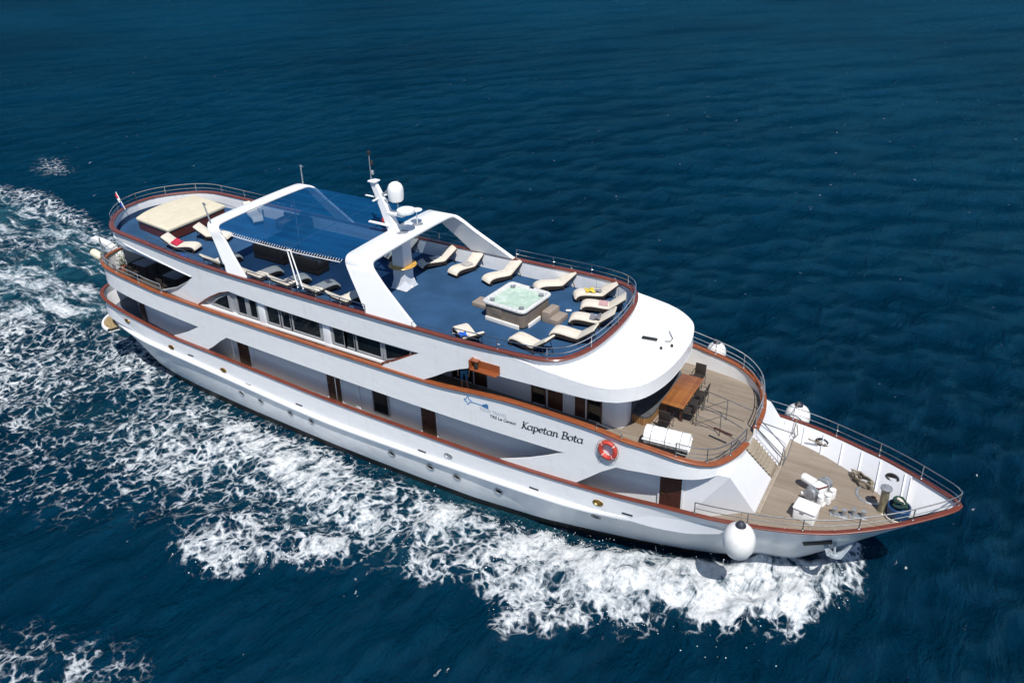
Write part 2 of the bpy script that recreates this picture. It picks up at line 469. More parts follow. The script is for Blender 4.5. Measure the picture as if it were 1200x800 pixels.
P_SUN = Plan([(-19.3, 0), (-19.15, .9), (-18.7, 1.75), (-18, 2.55), (-17.3, 3.1), (-16.5, 3.4), (-15, 3.53), (-13, 3.65), (-10, 3.85), (-7, 3.95), (-2, 3.97), (6, 3.97), (8, 3.92), (9, 3.82), (9.6, 3.66), (10.1, 3.3), (10.5, 2.55), (10.72, 1.6), (10.80, .7), (10.82, 0)])
P_VIS = Plan([(-19.3, 0), (-19.15, .9), (-18.7, 1.75), (-18, 2.55), (-17.3, 3.1), (-16.5, 3.4), (-15, 3.53), (-13, 3.65), (-10, 3.85), (-7, 3.95), (-2, 3.97), (6, 3.97), (9, 3.95), (10.5, 3.88), (11.5, 3.76), (12, 3.60), (12.5, 3.27), (13, 2.74), (13.3, 2.0), (13.48, 1.1), (13.54, 0)])
P_UP = Plan([(-18.85, 0), (-18.82, 1.5), (-18.7, 2.6), (-18.45, 3.25), (-17.95, 3.70), (-17.1, 3.91), (-15, 3.96), (-9, 3.97), (-4, 3.98), (4, 3.98), (10, 3.98), (12.8, 3.93), (13.5, 3.84), (14.5, 3.72), (15, 3.60), (15.5, 3.36), (16, 2.88), (16.35, 2.1), (16.55, 1.2), (16.62, 0)])
P_MAIN = Plan([(-19.6, 0), (-19.57, 1.5), (-19.45, 2.6), (-19.2, 3.3), (-18.65, 3.78), (-17.8, 3.99), (-15, 4.05), (-8, 4.06), (0, 4.07), (8, 4.06), (12, 4.04), (14, 3.98), (16, 3.84), (17, 3.7), (18, 3.5), (19, 3.2), (20, 2.8), (21, 2.28), (22, 1.62), (22.8, .98), (23.4, .45), (23.64, .16), (23.7, 0)])
ZSUN = tab([(-20, 10.14), (-17.5, 10.09), (-15, 10.02), (-13, 9.93), (-10, 9.83), (-4, 9.78), (5, 9.78), (8, 9.84), (12, 9.86)])
ZSUND = lambda x: ZSUN(x)-.80
ZUP = tab([(-19.6, 8.2), (-17.5, 7.97), (-15, 7.68), (-13, 7.49), (-6, 7.36), (0, 7.34), (4, 7.36), (5, 7.42), (6.5, 7.58), (8, 7.69), (10, 7.70), (11.8, 7.64), (13, 7.49), (14, 7.39), (15, 7.22), (16, 6.97), (16.5, 6.88), (17, 6.86)])
ZUPD = tab([(-19.6, 7.15), (-16, 6.85), (-13, 6.65), (-8, 6.6), (17, 6.6)])
ZMAIN = tab([(-19.8, 6.12), (-18, 5.85), (-16, 5.48), (-13, 5.1), (-9.5, 4.94), (-6.5, 4.82), (-2, 4.66), (4, 4.64), (7.4, 4.68), (10, 4.8), (12.5, 4.98), (14.4, 5.17), (16.5, 5.3), (18, 5.39), (20, 5.52), (21, 5.67), (22, 5.83), (23, 6.02), (23.8, 6.2)])
ZMD = tab([(-19.6, 4.95), (-16, 4.45), (-9.5, 3.95), (0, 3.65), (8, 3.68), (13, 3.95), (15.2, 4.12), (16.4, 4.45), (17.0, 4.6), (23.6, 4.66)])
ZB = tab([(-19.5, 7.15), (-18, 6.90), (-16.2, 6.62), (-14.5, 6.42), (-10.4, 6.16), (-8.5, 6.09), (-2.5, 5.98), (4.7, 5.93), (9.6, 6.05), (12.5, 6.20), (14.3, 6.33), (15.1, 6.38), (17, 6.42)])
ZSTR = tab([(-20, 4.75), (-17.9, 4.42), (-9.7, 3.85), (-2.75, 3.42), (1.8, 3.45), (8, 3.65), (11.4, 3.85), (14, 4.12), (18, 4.45), (23, 4.9)])
WZ = 1.4
WLX = [-19, -18.4, -17.6, -16, -14, -12, -8, -2, 0, 3, 5.8, 9.1, 11.8, 13.6, 15.2, 16.3, 17.6, 18.9]
WLY = [0, 1.3, 2.0, 2.65, 3.02, 3.22, 3.42, 3.52, 3.52, 3.50, 3.42, 3.06, 2.52, 2.12, 1.66, 1.22, .55, 0]

# ------------------------------------------------------------------ sea
def vnoise(x, y, seed):
    xi = np.floor(x).astype(np.int64); yi = np.floor(y).astype(np.int64); fx = x-xi; fy = y-yi
    def h(a, b):
        n = (a*374761393 + b*668265263 + seed*982451653) & 0x7fffffff
        n = ((n ^ (n >> 13))*1274126177) & 0x7fffffff
        return ((n ^ (n >> 16)) & 0xffff)/65535.
    u = fx*fx*(3-2*fx); w = fy*fy*(3-2*fy)
    return (h(xi, yi)*(1-u)+h(xi+1, yi)*u)*(1-w) + (h(xi, yi+1)*(1-u)+h(xi+1, yi+1)*u)*w
def fbm(x, y, sc, oc, seed):
    s = 0; a = .5; t = 0
    for i in range(oc):
        s = s + a*vnoise(x*sc+17.3*i, y*sc-9.1*i, seed+i); t += a; a *= .55; sc *= 2.03
    return s/t
FOAM = [
('bow', 0.90, 0.7, [(20.6,1.1),(20.8,-0.1),(20.6,-1.3),(20.2,-2.3),(19.5,-3.3),(18.6,-4.1),(17.7,-5.1),(16.7,-5.8),(15.7,-5.7),(14.1,-5.7),(12.6,-6.2),(10.5,-5.7),(9.7,-4.1),(11.8,-3.7),(15.0,-2.7),(17.8,-1.1),(19.4,0.5)]),
('mid', 0.84, 0.8, [(4.6,-4.2),(7.0,-3.9),(9.4,-3.6),(12.4,-5.7),(10.5,-5.7),(9.1,-5.9),(9.1,-6.5),(7.6,-7.4),(6.2,-8.0),(5.0,-7.8),(4.2,-6.1)]),
('outer', 0.68, 0.7, [(8.6,-6.1),(10.4,-5.4),(12.6,-5.5),(15.6,-5.3),(15.3,-6.2),(13.3,-6.9),(11.6,-7.7),(10.3,-8.6),(9.6,-7.5),(8.7,-7.2)]),
('hullside', 0.76, 1.0, [(-7.5,-3.8),(-0.4,-4.1),(4.4,-3.9),(5.8,-7.2),(4.4,-7.8),(2.1,-7.0),(0.0,-6.9),(-2.5,-7.0),(-5.0,-6.7),(-8.4,-5.0)]),
('crest', 0.86, 0.6, [(-2.9,-12.5),(-3.8,-10.9),(-3.6,-9.9),(-2.2,-8.8),(0.2,-8.8),(2.5,-8.1),(2.8,-8.8),(1.4,-9.9),(-0.0,-11.3),(-1.5,-12.1)]),
('lace', 0.53, 2.0, [(-40.2,-1.0),(-36.4,-0.7),(-31.7,0.3),(-25.5,-0.7),(-22.5,-1.0),(-14.0,-3.1),(-7.3,-4.0),(0.1,-4.1),(4.9,-7.1),(2.8,-8.3),(-2.2,-8.8),(-4.6,-10.5),(-8.4,-9.8),(-11.5,-10.3),(-16.0,-9.6),(-18.4,-11.0),(-21.1,-12.1)]),
('faint', 0.3, 2.5, [(-20.3,-11.6),(-16.4,-9.4),(-11.5,-10.3),(-7.7,-9.9),(-5.2,-10.5),(-8.6,-12.7),(-11.9,-12.3),(-15.4,-14.2)]),
('stern', 0.64, 2.0, [(-43.0,0.5),(-35.5,1.4),(-31.6,1.5),(-27.5,1.4),(-23.8,-0.3),(-23.9,-1.2),(-28.7,-1.6),(-35.4,-3.5)]),
('stern', 0.42, 3.0, [(-58.1,7.0),(-51.4,7.9),(-43.9,7.9),(-35.1,6.5),(-28.9,3.3),(-34.7,2.2),(-44.7,0.1)]),
('port', 0.46, 1.2, [(-65.6,10.9),(-57.9,11.6),(-52.0,11.9),(-44.9,10.6),(-39.0,8.8),(-33.1,7.5),(-30.3,5.4),(-33.1,5.7),(-37.4,6.0),(-44.1,7.4),(-52.1,8.3),(-58.3,7.2)]),
('patch', 0.34, 2.0, [(-62.2,18.9),(-60.7,19.7),(-56.8,17.2),(-57.8,16.1)]),
('patch', 0.5, 2.0, [(-5.8,-19.1),(-4.4,-17.9),(-2.8,-18.0),(-1.6,-17.4),(-0.4,-16.9),(0.3,-17.8),(-3.6,-20.2)]),
('patch', 0.55, 0.5, [(-12.3,-12.4),(-11.3,-11.7),(-10.6,-12.2),(-11.3,-12.8)]),
('aer', 0.9, 3, [(-60.6,8.3),(-53.7,9.2),(-44.6,8.4),(-36.1,7.3),(-28.1,3.7),(-21.0,-0.8),(-28.1,-2.0),(-35.5,-4.7)]),
('aer', 0.26, 1.5, [(-34.9,-1.5),(-25.2,-0.9),(-14.3,-2.8),(0.2,-4.2),(11.6,-3.4),(19.3,1.0),(20.6,1.7),(20.5,-0.8),(18.5,-3.4),(16.6,-5.2),(12.9,-6.2),(8.9,-6.2),(4.8,-7.5),(-2.2,-8.8),(-10.3,-9.3),(-20.2,-9.9)]),
]
for nm in ('bow', 'mid', 'hullside'):            # the same wave on the port side
    for a in [a for a in FOAM if a[0] == nm]: FOAM.append((nm, a[1], a[2], [(x, -y) for x, y in a[3]]))
def pmask(X, Y, poly, soft):
    P = np.array(poly, float); n = len(P); ins = np.zeros(X.shape, bool); d2 = np.full(X.shape, 1e9)
    for i in range(n):
        a, b = P[i], P[(i+1) % n]
        c = ((a[1] > Y) != (b[1] > Y)) & (X < (b[0]-a[0])*(Y-a[1])/(b[1]-a[1]+1e-12)+a[0]); ins ^= c
        e = b-a; t = np.clip(((X-a[0])*e[0]+(Y-a[1])*e[1])/(e@e), 0, 1)
        d2 = np.minimum(d2, (X-a[0]-t*e[0])**2+(Y-a[1]-t*e[1])**2)
    sd = np.where(ins, 1, -1)*np.sqrt(d2); t = np.clip((sd/soft+1)/1.6, 0, 1)
    return t*t*(3-2*t)
def axis(lo, hi, st, far, g, mid):
    def grow(sgn, x0):
        x = x0; st_ = st; o = []
        while abs(x) < far:
            st_ *= g if abs(x) < mid else 1.12; x += sgn*st_; o.append(x)
        return o
    a = list(np.arange(lo, hi, st))
    return np.array(grow(-1, a[0])[::-1]+a+grow(1, a[-1]))
def make_sea():
    xs = axis(-48, 27, .17, 4500, 1.016, 260); ys = axis(-21, 6, .17, 4500, 1.012, 230)
    X, Y = np.meshgrid(xs, ys, indexing='ij')
    cell = np.maximum(np.gradient(xs)[:, None], np.gradient(ys)[None, :])
    rng = np.random.RandomState(3); Z = np.zeros(X.shape)
    for lam, amp, nn, sp in ((15, .030, 4, 20), (8, .034, 6, 28), (4.6, .042, 8, 30), (2.6, .034, 10, 38), (1.5, .02, 10, 48)):
        for i in range(nn):
            L = lam*rng.uniform(.75, 1.3); th = R(148+rng.normal(0, sp)); k = 2*PI/L
            ph = k*(X*math.cos(th)+Y*math.sin(th)) + rng.uniform(0, 6.28)
            w = np.clip((L/cell-3)/4, 0, 1); Z += w*amp*(np.sin(ph)+.25*np.sin(2*ph+1.2))*1.6/math.sqrt(nn)
    Z *= .6+.8*fbm(X, Y, .05, 2, 5)
    foam = np.zeros(X.shape); aer = np.zeros(X.shape); lift = np.zeros(X.shape)
    near = (X > -85) & (X < 32) & (np.abs(Y) < 32)
    xn, yn = X[near], Y[near]; fo = np.zeros(xn.shape); ae = fo.copy(); li = fo.copy()
    wx = xn + 1.6*(fbm(xn, yn, .5, 3, 11)-.5); wy = yn + 1.6*(fbm(xn, yn, .5, 3, 31)-.5)
    for nm, d, s, P in FOAM:
        mk = pmask(wx, wy, P, s)
        if nm == 'aer': ae = np.maximum(ae, mk*d); continue
        fo = np.maximum(fo, d*mk)
        h = dict(bow=.75, mid=.34, outer=.2, hullside=.12, crest=.30, stern=.22, port=.15).get(nm, 0)
        if h: li = np.maximum(li, h*pmask(xn, yn, P, max(s, 1.1)))
    va = fbm(xn*.8, yn, .16, 3, 201); vb = fbm(xn, yn, .42, 3, 222)
    fo = fo*np.clip(-.05+1.0*va+.95*vb, .25, 1.15)*np.where(fo > .8, 1.12, 1)
    fo = np.clip(fo, 0, 1)
    wl = np.interp(xn, WLX+[21], WLY+[-1.2])
    g = np.clip((np.abs(yn)-wl-.1)/.8, 0, 1)*np.ones(xn.shape); inside = (xn > -17) & (xn < 19.5)
    fo = np.where(inside, fo*(.66+.34*g*g*(3-2*g)), fo); ae = np.where(inside & (xn > -2), np.maximum(ae, .75*(1-g)*np.clip((xn+2)/6, 0, 1)), ae)
    ae = ae*np.clip(.1+1.5*fbm(xn, yn, .25, 3, 244), 0, 1)
    rough = np.clip(fo*1.3+ae*.4, 0, 1)
    chop = (fbm(xn, yn, .8, 4, 77)-.5)*.75 + (fbm(xn, yn, 2.4, 2, 90)-.5)*.16
    cn = np.clip((.7/cell[near]-1)/1.5, 0, 1)
    li = li*(.55+.9*fbm(xn, yn, .9, 3, 55)) + rough*chop*cn*.9
    foam[near] = fo; aer[near] = ae; lift[near] = li
    dh = np.abs(Y); calm = np.clip((6.0-dh)/2.0, 0, 1)*np.clip((X+17)/4, 0, 1)*np.clip((13-X)/4, 0, 1)
    Z = Z*(1-.7*calm) + lift*(1-.65*calm) - .10*calm + WZ
    nx, ny = X.shape
    co = np.stack([X, Y, Z], -1).reshape(-1, 3)
    idx = np.arange(nx*ny).reshape(nx, ny)
    q = np.stack([idx[:-1, :-1], idx[1:, :-1], idx[1:, 1:], idx[:-1, 1:]], -1).reshape(-1, 4)
    me = bpy.data.meshes.new('sea'); me.vertices.add(len(co)); me.vertices.foreach_set('co', co.ravel())
    me.loops.add(q.size); me.loops.foreach_set('vertex_index', q.ravel().astype(np.int32))
    me.polygons.add(len(q)); me.polygons.foreach_set('loop_start', np.arange(0, q.size, 4, dtype=np.int32))
    me.update(calc_edges=True)
    me.polygons.foreach_set('use_smooth', np.ones(len(q), bool))
    for nm, a in (('foam', foam), ('aer', aer)):
        at = me.attributes.new(nm, 'FLOAT', 'POINT'); at.data.foreach_set('value', a.ravel().astype(np.float32))
    me.materials.append(M['sea'])
    o = bpy.data.objects.new('sea', me); COL.objects.link(o)
    tag(o, 'deep blue rippled sea with white wake foam', None, None, 'structure')
make_sea()

def spray():
    rng = np.random.RandomState(12); P = []
    for nm, d, sft, poly in FOAM:
        if nm not in ('bow', 'mid', 'outer', 'crest', 'hullside'): continue
        q = np.array(poly); c = q.mean(0); L = np.hypot(*(np.roll(q, -1, 0)-q).T); n = int({'bow': 70, 'mid': 30, 'outer': 45, 'crest': 35, 'hullside': 8}[nm]*L.sum()*.8)
        k = rng.choice(len(q), n, p=L/L.sum()); t = rng.rand(n)[:, None]; a = q[k]*(1-t)+np.roll(q, -1, 0)[k]*t
        o = a-c; o /= np.linalg.norm(o, axis=1)[:, None]; a = a + o*(rng.exponential(.22, n)-.45)[:, None] + rng.normal(0, .18, (n, 2))
        z = WZ + .10 + rng.exponential(.16 if nm != 'bow' else .26, n)
        P.append(np.c_[a, z])
    P = np.concatenate(P); wl = np.interp(P[:, 0], WLX+[21], WLY+[-1.2]); P = P[np.abs(P[:, 1]) > wl+.5]
    r = .008+.022*rng.rand(len(P))**2.5; D = np.array([(1, 0, 0), (-1, 0, 0), (0, 1, 0), (0, -1, 0), (0, 0, 1), (0, 0, -1)], float)
    V = (P[:, None, :]+D[None]*(r[:, None, None]*rng.uniform(.6, 1.5, (len(P), 1, 3)))).reshape(-1, 3)
    T = np.array([(0, 2, 4), (2, 1, 4), (1, 3, 4), (3, 0, 4), (2, 0, 5), (1, 2, 5), (3, 1, 5), (0, 3, 5)]); F = (T[None]+6*np.arange(len(P))[:, None, None]).reshape(-1, 3)
    me = bpy.data.meshes.new('sea_spray'); me.vertices.add(len(V)); me.vertices.foreach_set('co', V.ravel())
    me.loops.add(F.size); me.loops.foreach_set('vertex_index', F.ravel().astype(np.int32)); me.polygons.add(len(F)); me.polygons.foreach_set('loop_start', np.arange(0, F.size, 3, dtype=np.int32))
    me.update(calc_edges=True); me.materials.append(M['spray']); o = bpy.data.objects.new('sea_spray', me); COL.objects.link(o)
    tag(o, 'white droplets of spray along the bow wave and wake edges', None, None, 'stuff')
M['spray'] = simple('white_spray', (.85, .87, .88), .6, 0, .1)
spray()

# ------------------------------------------------------------------ ship
ship = thing('passenger_ship', 'white three deck cruise ship with red brown wooden rails under way', 'ship')

def hull():
    st = []
    for u in np.r_[np.linspace(0, 4, 16), np.linspace(4, P_MAIN.U-5, 70)[1:], np.linspace(P_MAIN.U-5, P_MAIN.U, 26)[1:]]:
        p, nrm = P_MAIN.at(u, .03); xc, yc = p.x, -p.y; zc = ZMAIN(xc)-.03
        bl = min(1., max(0., (-14.5-xc)/5.1)); bl = bl*bl*(3-2*bl)
        xs_ = xc + .35*bl; xw = xc + .9*bl
        yw = float(np.interp(xw, WLX, WLY))
        q = 0
        zst = 6.17-(23.7-xc)*.975; zs_ = ZSTR(xs_); zw = WZ-.05
        ks = yc*(1-.10*bl)
        if xc > 11.5:
            q = min(1, (xc-11.5)/7.4); q = q*q*(3-2*q); ks = yc*(1-.15*q)
        if xc > 18.9:
            zw = max(zst, WZ-.05)
            t0 = min(.45, (zc-zs_)/max(.05, zc-zst)); zs_ = zc+(zst-zc)*t0; ks = yc*(1-t0)**.75; yw = 0
        if u <= .001 or u >= P_MAIN.U-.001: yc = ks = yw = 0
        pts = []
        for t in np.linspace(0, 1, 5)[:-1]: pts.append((xc+(xs_-xc)*t, yc+(ks-yc)*t, zc+(zs_-zc)*t))
        for i, t in enumerate((0, .12, .26, .40, .54, .66, .74, .80, 1.0)):
            bul = .09*math.sin(PI*t)*max(0, 1-max(0, xc-9)/3.)*min(1, yc)
            e_ = 1-.1*q if xc < 18.9 else .9
            pts.append((xs_+(xw-xs_)*t, max(0, yw+(ks-yw)*(1-t)**e_+bul) if yc > 0 else 0, zs_+(zw-zs_)*t))
        pts.append((xw, yw*.95, min(zw-.01, WZ-.7) if xc < 18.9 else zw-.001)); pts.append((xw, yw*.55, min(zw-.02, WZ-1.6) if xc < 18.9 else zw-.002)); st.append(pts)
    up, lo = MB(), MB(); nr = len(st[0]); cut = 4+7
    for sd in (-1, 1):
        rows = [[(p[0], sd*p[1], p[2]) for p in r] for r in st]
        up.rings([r[:cut+1] for r in rows]); lo.rings([r[cut:] for r in rows])
    h = up.build('hull', M['white'], ship, ang=30); lo.build('boot_stripe', M['boot'], ship)
    bm = bmesh.new(); bm.from_mesh(h.data); bv = BVHTree.FromBMesh(bm); bm.free()
    return h, bv, st
HULL, HBV, HST = hull()
def on_hull(x, z, side=-1):
    h = HBV.ray_cast(Vector((x, side*12, z)), Vector((0, -side, 0)))
    return (h[0], h[1] if h[1].y*side > 0 else -h[1]) if h[0] else (Vector((x, side*4, z)), Vector((0, side, 0)))
def mat_on(p, n, off=0., tangent=None):
    t = (tangent or Vector((1, 0, 0))); t = (t - n*t.dot(n)).normalized(); b = n.cross(t)
    mt = Matrix((t, b, n)).transposed().to_4x4(); mt.translation = p + n*off; return mt

# rubbing strake: a rounded ledge along both sides and round the stern
def strake():
    for sd in (-1, 1):
        rows = []
        for x in np.r_[np.linspace(-18.6, 13.7, 94)]:
            z = ZSTR(x); p, n = on_hull(x, z, sd); w = .15*min(1, max(0, (13.7-x)/3.2))-.03*max(0, 1-(13.7-x)/1.2)
            rows.append([(p.x, p.y-sd*.05, z+.10), (p.x, p.y+sd*w*.75, z+.07), (p.x, p.y+sd*w, z+.02), (p.x, p.y+sd*w, z-.06), (p.x, p.y+sd*w*.6, z-.10), (p.x, p.y-sd*.05, z-.11)])
        mb = MB().rings(rows); mb.f.append(tuple(range(6))); mb.mi.append(0)
        mb.build('rubbing_strake', M['white'], HULL)
strake()

def sweep(plan, zf, prof, u0, u1, side, n=None):
    """profile points (outset, dz) swept along one side of a level outline"""
    us = np.linspace(u0, u1, n or int((u1-u0)/.22)+3); rows = []
    for u in us:
        p, nr = plan.at(u, 0, side); z = zf(p.x)
        rows.append([p + nr*o + Vector((0, 0, z+dz)) for o, dz in prof])
    return rows
def cap_rail(plan, zf, mat, w=.24, h=.075, u_end=None, port_end=None):
    r = .02
    prof = [(.05-w, 0), (.05-w, h-r), (.05-w+r, h), (.05-r, h), (.05, h-r), (.05, 0)]
    mb = MB()
    for side, ue in ((-1, u_end or plan.U), (1, port_end or plan.U)):
        rows = sweep(plan, zf, prof, 0, ue, side); mb.rings(rows, True)
        if ue < plan.U-.01: mb.add(rows[-1], [tuple(range(6))])
    return mb.build('cap_rail', mat, ship)
cap_rail(P_MAIN, lambda x: ZMAIN(x)-.03, M['cap'], w=.20, h=.05)
U_GAP_S = P_UP.U-1.24; U_GAP_P = P_UP.U+.0
cap_rail(P_UP, lambda x: ZUP(x)-.04, M['cap_up'], u_end=P_UP.U-1.0, port_end=P_UP.U-.08)
cap_rail(P_SUN, lambda x: ZSUN(x)-.04, M['cap'], w=.25)

def panel(name, polys, plan, inset, thick, mat, side, step=.45):
    """wall following a level outline; polygons are given in (u, z) and may have any outline"""
    mb = MB()
    for poly in polys:
        vs = []
        n = len(poly)
        for i in range(n):
            a, b = Vector(poly[i]), Vector(poly[(i+1) % n]); k = max(1, int((b-a).length/step))
            for j in range(k): vs.append(a+(b-a)*j/k)
        nb = len(vs); ed = [(i, (i+1) % nb) for i in range(nb)]
        u0 = min(v.x for v in vs); u1 = max(v.x for v in vs); z0 = min(v.y for v in vs); z1 = max(v.y for v in vs)
        def inside(q):
            c = False
            for i in range(nb):
                a, b = vs[i], vs[(i+1) % nb]
                if (a.y > q[1]) != (b.y > q[1]) and q[0] < (b.x-a.x)*(q[1]-a.y)/(b.y-a.y)+a.x: c = not c
            return c
        ext = []
        for i in range(int((u1-u0)/step)+1):
            for j in range(1, int((z1-z0)/.3)+1):
                q = (u0+i*step+.013, z0+j*.3+.007)
                if inside(q) and all((q[0]-v.x)**2+(q[1]-v.y)**2 > .02 for v in vs): ext.append(Vector(q))
        V, E, F, *_ = delaunay_2d_cdt(vs+ext, ed, [], 1, 1e-5)
        o = []; ii = []
        for v in V:
            p, nr = plan.at(v.x, inset, side); o.append((p.x, p.y, v.y)); q = p-nr*thick; 
            if q.y*side < 0: q.y = 0
            ii.append((q.x, q.y, v.y))
        N = len(V); cnt = {}
        for f in F:
            for i in range(len(f)):
                e = (f[i], f[(i+1) % len(f)]); cnt[e] = 1
        rim = [(a, b, b+N, a+N) for (a, b) in cnt if (b, a) not in cnt]
        mb.add(o+ii, [tuple(f) for f in F]+[tuple(reversed([k+N for k in f])) for f in F]+rim)
    return mb.build(name, mat, ship, ang=40)

# main deck side: band below the upper rail with its swooping legs
def band_poly(plan, uend):
    ux = plan.ux; top = []
    for u in np.linspace(0, uend, 70): p, _ = plan.at(u); top.append((u, ZUP(p.x)-.04))
    bot = []
    def bz(x0, x1, n):
        for x in np.linspace(x0, x1, n): bot.append((ux(x), ZB(x)))
    # front -> stern
    p, _ = plan.at(uend); bot.append((uend, 6.40))
    for u in np.linspace(uend, ux(15.1), 14)[1:]: p, _ = plan.at(u); bot.append((u, ZB(p.x)))
    bz(14.8, 12.55, 6)
    for x, z in ((11.97, 5.80), (11.44, 5.33), (10.87, 4.84), (10.8, 4.76), (7.35, 4.60), (7.39, 4.66), (8.01, 4.9), (8.8, 5.24), (9.59, 5.64), (10.45, 6.12)): bot.append((ux(x), z))
    bz(10.2, -8.4, 30)
    for x, z in ((-8.93, 5.75), (-9.56, 5.26), (-10.2, 4.85), (-10.25, 4.82), (-12.68, 4.95), (-12.66, 5.06), (-12.22, 5.24), (-11.46, 5.59), (-10.43, 6.16)): bot.append((ux(x), z))
    bz(-10.8, -17.5, 14)
    for u in np.linspace(ux(-17.8), 0, 10): p, _ = plan.at(u); bot.append((u, ZB(p.x)))
    return top+bot
for sd, ue in ((-1, P_UP.U-1.0), (1, P_UP.U-.06)):
    panel('side_shell', [band_poly(P_UP, ue)], P_UP, .05, .09, M['white'], sd)
# upper side with the window opening and the visor round the front
def upper_poly(plan):
    ux = plan.ux; top = []
    for u in np.linspace(0, ux(7.4), 60): p, _ = plan.at(u); top.append((u, ZSUN(p.x)-.045))
    for x, z in ((8., 9.73), (8.6, 9.64), (9.3, 9.53), (10, 9.46), (10.5, 9.41), (11., 9.36), (11.5, 9.32), (12, 9.28)): top.append((ux(x), z))
    for u in np.linspace(ux(12.2), plan.U, 16): top.append((u, 9.27))
    bot = []
    for u in np.linspace(plan.U, ux(12.3), 14): bot.append((u, 8.66))
    for x, z in ((11.9, 8.70), (11.29, 8.72), (10.34, 8.74), (8.93, 8.72), (6.98, 8.66), (6.3, 8.69), (5.68, 8.45), (5.03, 8.14), (4.36, 7.71), (3.85, 7.42), (3.7, 7.34), (1.5, 7.34), (1.58, 7.40), (3.67, 8.61), (.83, 8.57), (-2.12, 8.61), (-5.13, 8.66), (-7.66, 8.80), (-8.37, 8.57), (-9.13, 8.18), (-9.7, 7.84), (-10.2, 7.44), (-10.3, 7.38), (-13.25, 7.44), (-13.1, 7.52), (-11.77, 7.99), (-10.77, 8.55), (-10.3, 8.91), (-11.47, 9.01), (-13.06, 9.15), (-14.53, 9.30), (-15.7, 9.44), (-17, 9.56)): bot.append((ux(x), z))
    for u in np.linspace(ux(-17.6), 0, 9): bot.append((u, 9.63))
    return top+bot
for sd in (-1, 1): panel('side_shell', [upper_poly(P_VIS)], P_VIS, .06, .10, M['white'], sd)
# white piping under the stern opening and the bulwark inside the sun deck
for sd in (-1, 1):
    mb = MB(); pts = []
    for x, z in ((-10.4, 8.93), (-11.47, 9.0), (-13.06, 9.14), (-14.53, 9.29), (-15.7, 9.43), (-17, 9.55)):
        p, n = P_VIS.at(P_VIS.ux(x), .05, sd); pts.append((p.x, p.y, z))
    for u in np.linspace(P_VIS.ux(-17.6), 0, 8): p, n = P_VIS.at(u, .05, sd); pts.append((p.x, p.y, 9.62))
    mb.tube(pts, .03, 6).build('edge_piping', M['plastic_white'], ship)
    us = np.linspace(0, P_SUN.U, 150)
    poly = [(u, ZSUND(P_SUN.at(u)[0].x)) for u in us] + [(u, ZSUN(P_SUN.at(u)[0].x)-.04) for u in us[::-1]]
    panel('bulwark', [poly], P_SUN, .09, .05, M['bulwark'], sd)

def stern_lining():
    rows = []
    for sd, u1 in ((-1, P_SUN.ux(-17.2)), (1, P_SUN.ux(-17.0))):
        us = np.linspace(u1, 0, 18) if sd < 0 else np.linspace(0, u1, 18)[1:]
        for u in us:
            p, n = P_SUN.at(u, .15, sd); z = ZSUN(p.x); rows.append([(p.x, p.y, z-.05), (p.x, p.y, z-.42), (p.x-n.x*.03, p.y-n.y*.03, z-.80)])
    MB().rings(rows).build('stern_lining', M['lining_blue'], ship)
M['lining_blue'] = simple('faded_blue_lining', (.034, .070, .135), .9, 0, .15, 1.5, .2, 50, spec=.1)
# decks ----------------------------------------------------------------
def deck(name, plan, zf, mat, inset, u0, u1, under=None, th=.16, thing_parent=ship):
    us = np.linspace(u0, u1, 110); top = MB(); bo = MB(); a, b = [], []
    for u in us:
        p, _ = plan.at(u, inset, -1); z = zf(p.x); a.append([(p.x, p.y*k, z) for k in (1, .5, 0, -.5, -1)]); b.append([(p.x, p.y*k, z-th) for k in (1, .5, 0, -.5, -1)])
    o = top.rings(a).build(name, mat, thing_parent, recalc=False)
    bo.rings([r[::-1] for r in b]); bo.rings([[r[0] for r in b], [r[0] for r in a]]); bo.rings([[r[-1] for r in a], [r[-1] for r in b]])
    bo.add(a[-1]+b[-1], [(i, i+1, i+6, i+5) for i in range(4)])
    bo.build('deck_edge', under or M['wall_up'], thing_parent)
    for pl in o.data.polygons:
        if pl.normal.z < 0: o.data.flip_normals(); break
stern_lining()
deck('sun_deck', P_SUN, ZSUND, M['carpet'], .14, 0, P_SUN.U)
deck('upper_deck', P_UP, ZUPD, M['teak'], .12, 0, P_UP.U)
